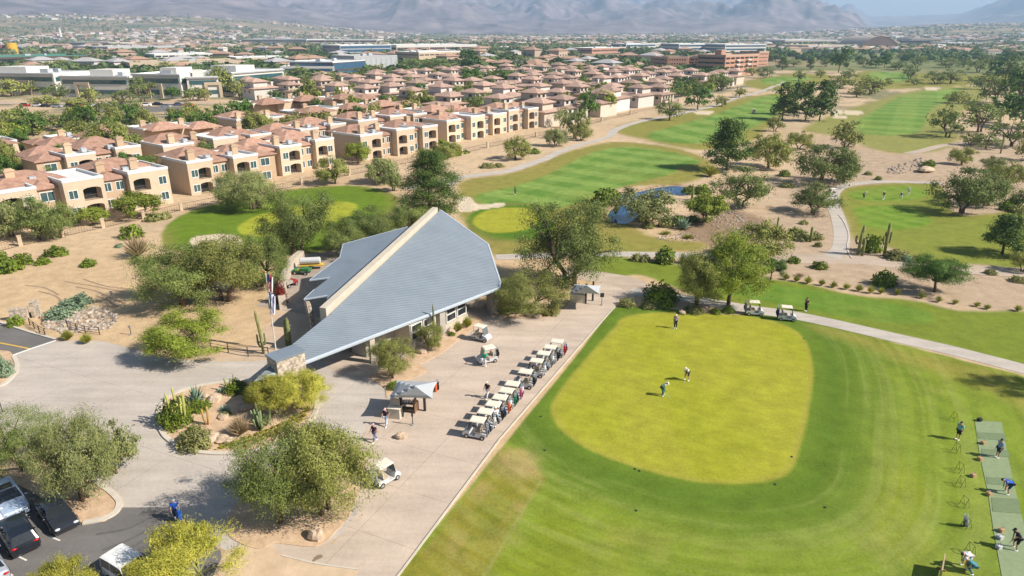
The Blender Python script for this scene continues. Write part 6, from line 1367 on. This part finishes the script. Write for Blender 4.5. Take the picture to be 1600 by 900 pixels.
# ------------------------------------------------------------------ office blocks and works buildings
M_OFFW = mat('office_white', (.63, .60, .55), var=.05); M_OFFT = mat('office_tan', (.50, .40, .28), var=.06); M_OFFG = mat('office_grey', (.38, .38, .38), var=.06); M_TEAL = glass('teal_glass', (.04, .10, .11)); M_BLUEG = glass('blue_glass', (.05, .11, .19)); M_PINK = mat('hotel_stucco', (.46, .25, .17), var=.08); M_RROOF = mat('grey_roof', (.42, .42, .43), var=.1, scale=.1); M_GRNR = mat('green_roof', (.07, .22, .17), var=.1); M_DBRN = mat('dark_brown', (.10, .06, .05))
OLAB = {}
def office(name, label, pts, depth, hgt, floors, mw, mg, mr=None, band=.45, cols=0, parapet=.8, cat='office building', roofunits=2, solid_base=False, group=None):
    """a block whose front foot runs between two ground points of the photograph"""
    a, b = W(*pts[0]), W(*pts[1]); e = Vector((b.x - a.x, b.y - a.y, 0)); Ln = e.length; e.normalize(); rz = math.atan2(e.y, e.x); t = thing(name, label, cat, a, rz, group)
    mb = MB(); mb.bb(0, Ln, 0, depth, -2, hgt); mb.build('wall', mw, t)
    mb = MB(); mb.bb(.3, Ln - .3, .3, depth - .3, hgt + .003, hgt + .12)
    for x0, x1, y0, y1 in ((0, Ln, 0, .3), (0, Ln, depth - .3, depth), (0, .3, .303, depth - .303), (Ln - .3, Ln, .303, depth - .303)): mb.bb(x0, x1, y0, y1, hgt + .003, hgt + parapet)
    mb.build('roof', mr or M_MEMB, t); fh = hgt / floors
    for f in range(floors):
        z0 = f * fh + fh * (1 - band) * .55; z1 = z0 + fh * band
        n = max(1, cols) if cols else 1
        for i in range(n):
            x0, x1 = 1 + (Ln - 2) * i / n, 1 + (Ln - 2) * (i + 1) / n - (1.4 if cols else 0); mb = MB(); mb.bb(x0, x1, -.12, .05, z0, z1); mb.build('window', mg, t)
        for xs, s in ((0, -1), (Ln, 1)):
            mb = MB(); mb.bb(xs - .1, xs + .1, 1.2, depth - 1.2, z0, z1); mb.build('window', mg, t)
    q = random.Random(int(Ln * 10))
    for i in range(roofunits):
        mb = MB(); mb.box((q.uniform(.2, .8) * Ln, q.uniform(.3, .7) * depth, hgt + 1.2), (q.uniform(2, 6), q.uniform(2, 4), 2.0)); mb.build('roof_unit', M_UNIT, t)
    return t, Ln
o1 = [((-40, 146), (90, 149), 28, 12.5, 'long white and teal office block at the left picture edge'), ((100, 151), (205, 153), 26, 11.8, 'pale office block with teal window bands behind the parking trees'), ((213, 153), (286, 153), 26, 13.5, 'pale office block with tan portals left of the curved entrance'),
      ((296, 153), (345, 152), 24, 11.5, 'pale office block with projecting entrance canopy'), ((366, 150), (446, 141), 30, 13.5, 'tall white office block at the right end of the teal-windowed group')]
for i, (a, b, d, h, lb) in enumerate(o1):
    hs_ = h * .86
    t, Ln = office('office_building', lb, (a, b), d, h * .86, 2, M_OFFW, M_TEAL, band=.42, group='white and teal office blocks')
    for k in range(max(1, int(Ln / 22))):
        mb = MB(); x = 8 + k * 22; mb.bb(x, x + 1.6, -.9, -.123, -1, 6.2); mb.bb(x + 7, x + 8.6, -.9, -.123, -1, 6.2); mb.bb(x, x + 8.6, -.9, -.123, 6.203, 7.6); mb.build('portal', M_OFFT, t)
    mb = MB(); mb.bb(-.4, Ln + .4, -.8, -.003, hs_ - .2, hs_ + .5); mb.build('cornice', M_OFFG, t)
    mb = MB(); mb.bb(Ln * (.2 + .1 * (i % 3)), Ln * (.55 + .1 * (i % 3)), 8, d - 4, hs_ + .13, hs_ + 3.4); mb.build('penthouse', M_OFFW, t)
OF = [ # label, front foot, depth, height, floors, wall, glass, roof, band, columns, category
 ('long low tan building behind the teal-windowed offices', (205, 113), (388, 108), 60, 7, 1, M_OFFT, M_DGLASS, M_OFFT, .3, 8, 'office building'),
 ('white office with dark square windows among far trees', (243, 97), (340, 94), 40, 8, 2, M_OFFW, M_DGLASS, None, .4, 9, 'office building'),
 ('low building with long green metal roof at the left', (-20, 101), (140, 96), 60, 7, 1, M_DBRN, M_DGLASS, M_GRNR, .4, 0, 'building'),
 ('dark blue glass office block', (455, 121), (522, 123), 45, 11, 2, M_DBRN, M_BLUEG, None, .8, 0, 'office building'),
 ('white-ribbed wing of the dark glass office', (523, 123), (554, 116), 40, 8, 2, M_OFFW, M_BLUEG, None, .5, 6, 'office building'),
 ('ribbed silver metal building right of the dark glass office', (555, 114), (622, 111), 40, 13, 1, M_OFFG, M_UNIT, M_RROOF, .8, 8, 'building'),
 ('low cream building with stepped front left of the dark glass office', (370, 100), (455, 98), 40, 6, 1, M_OFFT, M_DGLASS, None, .3, 5, 'building'),
 ('blue glass three-storey office among far trees', (532, 88), (612, 86), 50, 14, 3, M_OFFG, M_BLUEG, None, .7, 0, 'office building'),
 ('round-fronted tan building beyond the villas', (655, 99), (720, 97), 40, 11, 2, M_OFFT, M_DGLASS, None, .2, 8, 'building'),
 ('long white warehouse far behind the offices, left', (378, 71), (480, 72), 90, 14, 2, M_OFFW, M_DBRN, None, .3, 3, 'warehouse'),
 ('long white warehouse with brown blocks far behind, right', (482, 72), (590, 72), 90, 14, 2, M_OFFW, M_DBRN, None, .5, 4, 'warehouse'),
 ('low grey warehouse beyond the green roof', (170, 83), (275, 80), 90, 9, 1, M_OFFG, M_DBRN, M_RROOF, .3, 4, 'warehouse'),
 ('long pale warehouse right of the blue glass office', (620, 82), (745, 80), 80, 11, 1, M_OFFW, M_DBRN, None, .3, 5, 'warehouse'),
 ('dark flat block on the far plain at the left', (376, 69), (412, 69), 60, 9, 1, M_DBRN, M_BLUEG, None, .3, 0, 'building'),
 ('white and blue office row beyond the hotel, left part', (1060, 84), (1130, 83), 50, 14, 3, M_OFFW, M_BLUEG, None, .5, 0, 'office building'),
 ('white and blue office row beyond the hotel, right part', (1132, 85), (1196, 84), 50, 14, 3, M_OFFW, M_BLUEG, None, .5, 0, 'office building'),
 ('small blue office on the far plain above the villas', (978, 79), (1024, 78), 40, 11, 2, M_OFFW, M_BLUEG, None, .5, 0, 'office building'),
 ('brown low building above the villas', (925, 84), (978, 82), 40, 8, 1, M_PINK, M_DBRN, None, .3, 4, 'building'),
 ('long low shed in front of the domed hangar', (1262, 80), (1338, 78), 60, 9, 1, M_OFFG, M_DBRN, M_OFFT, .3, 6, 'shed'),
 ('long white-roofed shed left of the domed hangar', (1226, 70), (1308, 70), 120, 12, 1, M_OFFW, M_DBRN, None, .3, 6, 'shed'),
 ('white-roofed shed right of the domed hangar', (1424, 68), (1470, 68), 90, 13, 1, M_OFFT, M_DBRN, None, .3, 4, 'shed'),
 ('dark shed beside the domed hangar', (1408, 72), (1450, 72), 60, 12, 1, M_DBRN, M_OFFG, M_RROOF, .3, 3, 'shed'),
 ('low pale building at the far right plain', (1480, 74), (1540, 74), 60, 9, 1, M_OFFG, M_DBRN, None, .3, 4, 'building'),
 ('low grey building at the far left before the foothills', (100, 71), (170, 71), 80, 7, 1, M_OFFT, M_DBRN, M_RROOF, .3, 4, 'building'),
]
for lb, a, b, d, h, f, mw, mg, mr, bd, c, ct in OF: office('office_building' if ct == 'office building' else ct, lb, (a, b), d, h, f, mw, mg, mr, bd, c, cat=ct)
# the hotel: stepped wings and a small tower
for i, (a, b, h, d, fl, lb) in enumerate([((1016, 106), (1042, 109), 14, 22, 3, 'short left wing of the reddish hotel'), ((1043, 109), (1074, 108), 15, 24, 3, 'reddish hotel wing with small windows, left of the shaded wing'), ((1076, 111), (1130, 112), 16, 26, 4, 'long shaded middle wing of the reddish hotel'),
      ((1131, 117), (1183, 114), 20, 26, 4, 'front wing of the reddish hotel with white balconies'), ((1184, 104), (1199, 103), 19, 22, 4, 'far right wing of the reddish hotel')]):
    t, Ln = office('hotel_wing', lb, (a, b), d, h * .7, fl, M_PINK, M_DGLASS, mat('hotel_roof', (.44, .32, .25)), .38, 7, cat='hotel', roofunits=0, parapet=1.2, group='hotel wings')
    if i == 3:
        for f in range(1, 4):
            for k in (.3, .62): mb = MB(); mb.bb(Ln * k, Ln * k + 5, -1.6, -.13, f * 3.5 - .1, f * 3.5 + .7); mb.build('balcony', M_OFFW, t)
        mb = MB(); mb.bb(3, 9, 6, 12, 14.2, 18.2); mb.build('tower', M_PINK, t); mb = MB(); mb.bb(2.7, 9.3, 5.7, 12.3, 18.203, 18.8); mb.build('tower_cap', M_OFFT, t)
# domed hangar
a, b = W(1340, 77), W(1408, 77); t = thing('domed_hangar', 'big brown arched hangar roof on the far plain', 'hangar', a, math.atan2(b.y - a.y, b.x - a.x)); Ln = (b - a).length; hh = 25; mb = MB(); nn = 18
prs = [(Ln * i / nn, hh * (1 - abs(2 * i / nn - 1) ** 2.2)) for i in range(nn + 1)]; V = [(x, 0, z - 1) for x, z in prs] + [(x, 110, z - 1) for x, z in prs]; k = nn + 1
mb.add(V, [(i, i + 1, i + 1 + k, i + k) for i in range(nn)]); mb.build('roof', mat('hangar_roof', (.44, .36, .31)), t); mb = MB(); mb.add([(x, .5, z - 1.02) for x, z in prs], [tuple(range(k))]); mb.build('end_wall', mat('hangar_front', (.20, .14, .12)), t)
t = thing('tower', 'yellow cylindrical play tower beyond the green-roofed building', 'tower', W(20, 84)); mb = MB(); mb.tube([(0, 0, 0), (0, 0, 16)], 8, 14); mb.build('drum', mat('bright_yellow', (.62, .36, .02)), t); mb = MB(); mb.tube([(-15, 0, 0), (-15, 0, 13)], 5, 12); mb.build('side_drum', mat('dull_red', (.30, .10, .07)), t)
mb = MB(); mb.tube([(0, 0, 0), (0, 0, 28), (0, 0, 34)], [5, 3.2, 6], 10); o = mb.build('water_tower', M_OFFW); o.location = W(97, 66); tag(o, 'slim white tower on the far left plain', 'tower')
sheet('street', [(-40,165),(120,168),(300,166),(430,158),(430,166),(300,177),(120,186),(-40,186)], .05, M_ASPH); sheet('parking_lot', [(-60,158),(330,160),(330,163),(-60,163)], .03, mat('lot_gravel', (.44, .34, .26)))
qp = random.Random(3); CC = [(190, 60, 50), (230, 230, 230), (40, 44, 50), (150, 156, 164), (70, 90, 130)]
CARP = []
for i in range(16):
    c = CC[i % 5]; u = 40 + i * 17 + qp.uniform(-3, 3); p = W(u, 166 + qp.uniform(-2, 2)); t = thing('parked_car', f'tiny {["red", "white", "black", "silver", "blue"][i % 5]} car in the office car park, {ORD[i // 5]} of that colour', 'car', p, qp.uniform(-.2, .2), 'cars in the office car park')
    mb = MB(); mb.box((0, 0, .65), (4.5, 1.8, .7), 0, 0, (.97, .92)); mb.build('body', cloth(c), t); mb = MB(); mb.box((-.2, 0, 1.25), (2.6, 1.6, .55), 0, 0, (.72, .84)); mb.build('cabin', M_DGLASS, t)
    for x in (-1.4, 1.4): mb = MB(); mb.tube([(x, -.9, .32), (x, .9, .32)], .32, 10); mb.build('wheels', M_TYRE, t)

# ------------------------------------------------------------------ the far town and its trees, too many and small to count
def scatter(n, seed, rmin, rmax, amin, amax, fn):
    rs = np.random.RandomState(seed); out = []
    while len(out) < n:
        a = rs.uniform(amin, amax); r = rmin * (rmax / rmin) ** rs.rand(); x, y = r * math.sin(a), r * math.cos(a)
        if fn(x, y, r, a, rs): out.append((x, y, r, a))
    return np.array(out), rs
def inpx(x, y, u0, u1, v0, v1):
    u, v = proj(Vector((x, y, float(hfun(x, y))))); return u0 < u < u1 and v0 < v < v1
blockers = []
for o in list(scene.objects):
    if o.parent is None and o.get('category') in ('office building', 'hotel', 'building', 'warehouse', 'shed', 'hangar', 'villa', 'apartment block'): blockers.append((o.location.x, o.location.y, 26 if o['category'] in ('villa', 'apartment block') else 70))
BL = np.array(blockers)
def openground(x, y, r, a, rs):
    if float(fbm(x / 160 + 7, y / 160 + 3, 3)) < .40: return False
    d = np.hypot(BL[:, 0] - x, BL[:, 1] - y); 
    if (d < BL[:, 2] * .42).any(): return False
    u, v = proj(Vector((x, y, float(hfun(x, y)))))
    if u > 1150 and 78 < v: return False
    if v > 132: return False
    if u < 450 and 128 < v: return False
    return True
def blob_cloud(name, pts, rs, hmin, hmax, nl, m):
    Ps = []; Ns = []; S = []
    for x, y, r, a in pts:
        h = rs.uniform(hmin, hmax); w = h * rs.uniform(.55, .95); k = nl if r < 1200 else max(10, nl // 2)
        d = unit(rs.normal(size=(k, 3))); d[:, 2] = np.abs(d[:, 2]) * 1.0 - .15; lump = .65 + .6 * vnoise(d[:, 0] * 2 + x, d[:, 1] * 2 + y)
        P = d * lump[:, None] * np.array([w, w, h * .62]) + np.array([x, y, float(hfun(x, y)) + h * .36]); Ps.append(P); Ns.append(unit(d * .8 + rs.normal(size=d.shape) * .4 + np.array([0, 0, .2]))); S.append(np.full(k, h))
    P = np.concatenate(Ps); N = np.concatenate(Ns); S = np.concatenate(S); D = rs.normal(size=P.shape); D = D - N * (D * N).sum(1, keepdims=True); D = unit(D); T = np.cross(N, D); l_ = (S * rs.uniform(.28, .5, len(S)))[:, None]
    V = np.stack([P - D * l_, P + T * l_ * .8, P + D * l_, P - T * l_ * .8], 1).reshape(-1, 3); o = npmesh(name, V, np.arange(4 * len(P)).reshape(-1, 4), m); o['kind'] = 'stuff'; return o
FARL = leaf('far_leaf', L((86, 100, 60)), L((128, 134, 88)), scale=.03); FARL2 = leaf('far_leaf_dark', L((62, 84, 46)), L((100, 116, 66)), scale=.03)
pts, rs = scatter(4200, 5, 400, 1500, R(-40), R(40), openground); blob_cloud('far_treeline', pts, rs, 3.2, 6.5, 30, FARL)
pts, rs = scatter(900, 6, 400, 1300, R(-40), R(40), openground); blob_cloud('far_treeline', pts, rs, 4.5, 8.5, 30, FARL2)
pts, rs = scatter(6500, 8, 1300, 4800, R(-40), R(40), lambda x, y, r, a, q: float(fbm(x / 260 + 1, y / 200, 3)) > .43); blob_cloud('far_treeline', pts, rs, 5, 10, 14, FARL)
def golf_ok(x, y, r, a, q):
    u, v = proj(Vector((x, y, float(hfun(x, y))))); return u > 1180 and 76 < v < 97
pts, rs = scatter(260, 9, 520, 1500, R(12), R(40), golf_ok); blob_cloud('far_treeline', pts, rs, 5, 8.5, 26, FARL2)
# houses of the far town: the nearer as houses of their own, the rest as one mass
HM = [mat('town_tan', (.42, .32, .24)), mat('town_white', (.58, .54, .5)), mat('town_roof', (.38, .24, .17)), mat('town_grey', (.40, .38, .38))]
def town(n, seed, rmin, rmax, fn, name, s0, s1):
    pts, rs = scatter(n, seed, rmin, rmax, R(-40), R(40), fn); mb = MB(); q = random.Random(seed)
    for x, y, r, a in pts:
        w, d, h = q.uniform(s0, s1), q.uniform(s0, s1) * .7, q.uniform(4, 6.5); z = float(hfun(x, y)); m = q.choice((0, 0, 1, 1, 3)); rz = q.choice((0, .5, -.4, 1.2))
        mb.box((x, y, z + h / 2 - 1), (w, d, h + 2), rz, m); mb.box((x, y, z + h + 1.1), (w * 1.08, d * 1.08, 2.2), rz, 2 if q.random() < .6 else m, (.5, .3))
    o = mb.build(name, HM); o['kind'] = 'stuff'; return o
town(800, 12, 1300, 3000, lambda x, y, r, a, q: float(fbm(x / 220, y / 260, 3)) > .46, 'far_town', 12, 30)
town(1500, 13, 2600, 5600, lambda x, y, r, a, q: float(fbm(x / 300 + 9, y / 330, 3)) > .5 and (a < -.12 or a > .1 or r < 3600), 'far_town', 14, 34)
def near_ok(x, y, r, a, q):
    u, v = proj(Vector((x, y, 0))); return openground(x, y, r, a, q) and v < 112 and u < 1190
pts, rs = scatter(110, 15, 560, 1150, R(-40), R(16), near_ok); hp = []
for var in range(3):
    t = thing('town_house', 'house', 'house'); mb = MB(); mb.bb(-8, 8, -6, 6, -1, 4.5 + var); mb.build('wall', HM[var % 2], t); mb = MB(); mb.hip(-8, 8, -6, 6, 4.503 + var, 2.4, .8); mb.build('roof', HM[2] if var != 1 else HM[3], t)
    for k in range(3): mb = MB(); mb.box((-5 + k * 5, -6, 2.2), (1.8, .14, 1.4)); mb.build('window', M_DGLASS, t)
    hp.append(Proto(t))
hs = sorted(((proj(Vector((x, y, 0))), x, y) for x, y, r, a in pts), key=lambda k: -k[0][1])
for ln in range(10):
    for i, ((u, v), x, y) in enumerate(sorted(hs[ln * 11:ln * 11 + 11], key=lambda k: k[0][0])):
        q = random.Random(int(x * 7 + y)); hp[q.randrange(3)].place((x, y, float(hfun(x, y))), q.choice((0, UA, UA + 1.57)), q.uniform(.9, 1.4), f"small distant house, {ORD[i]} in the {RN[ln]} line of houses on the plain", 'distant houses on the plain')
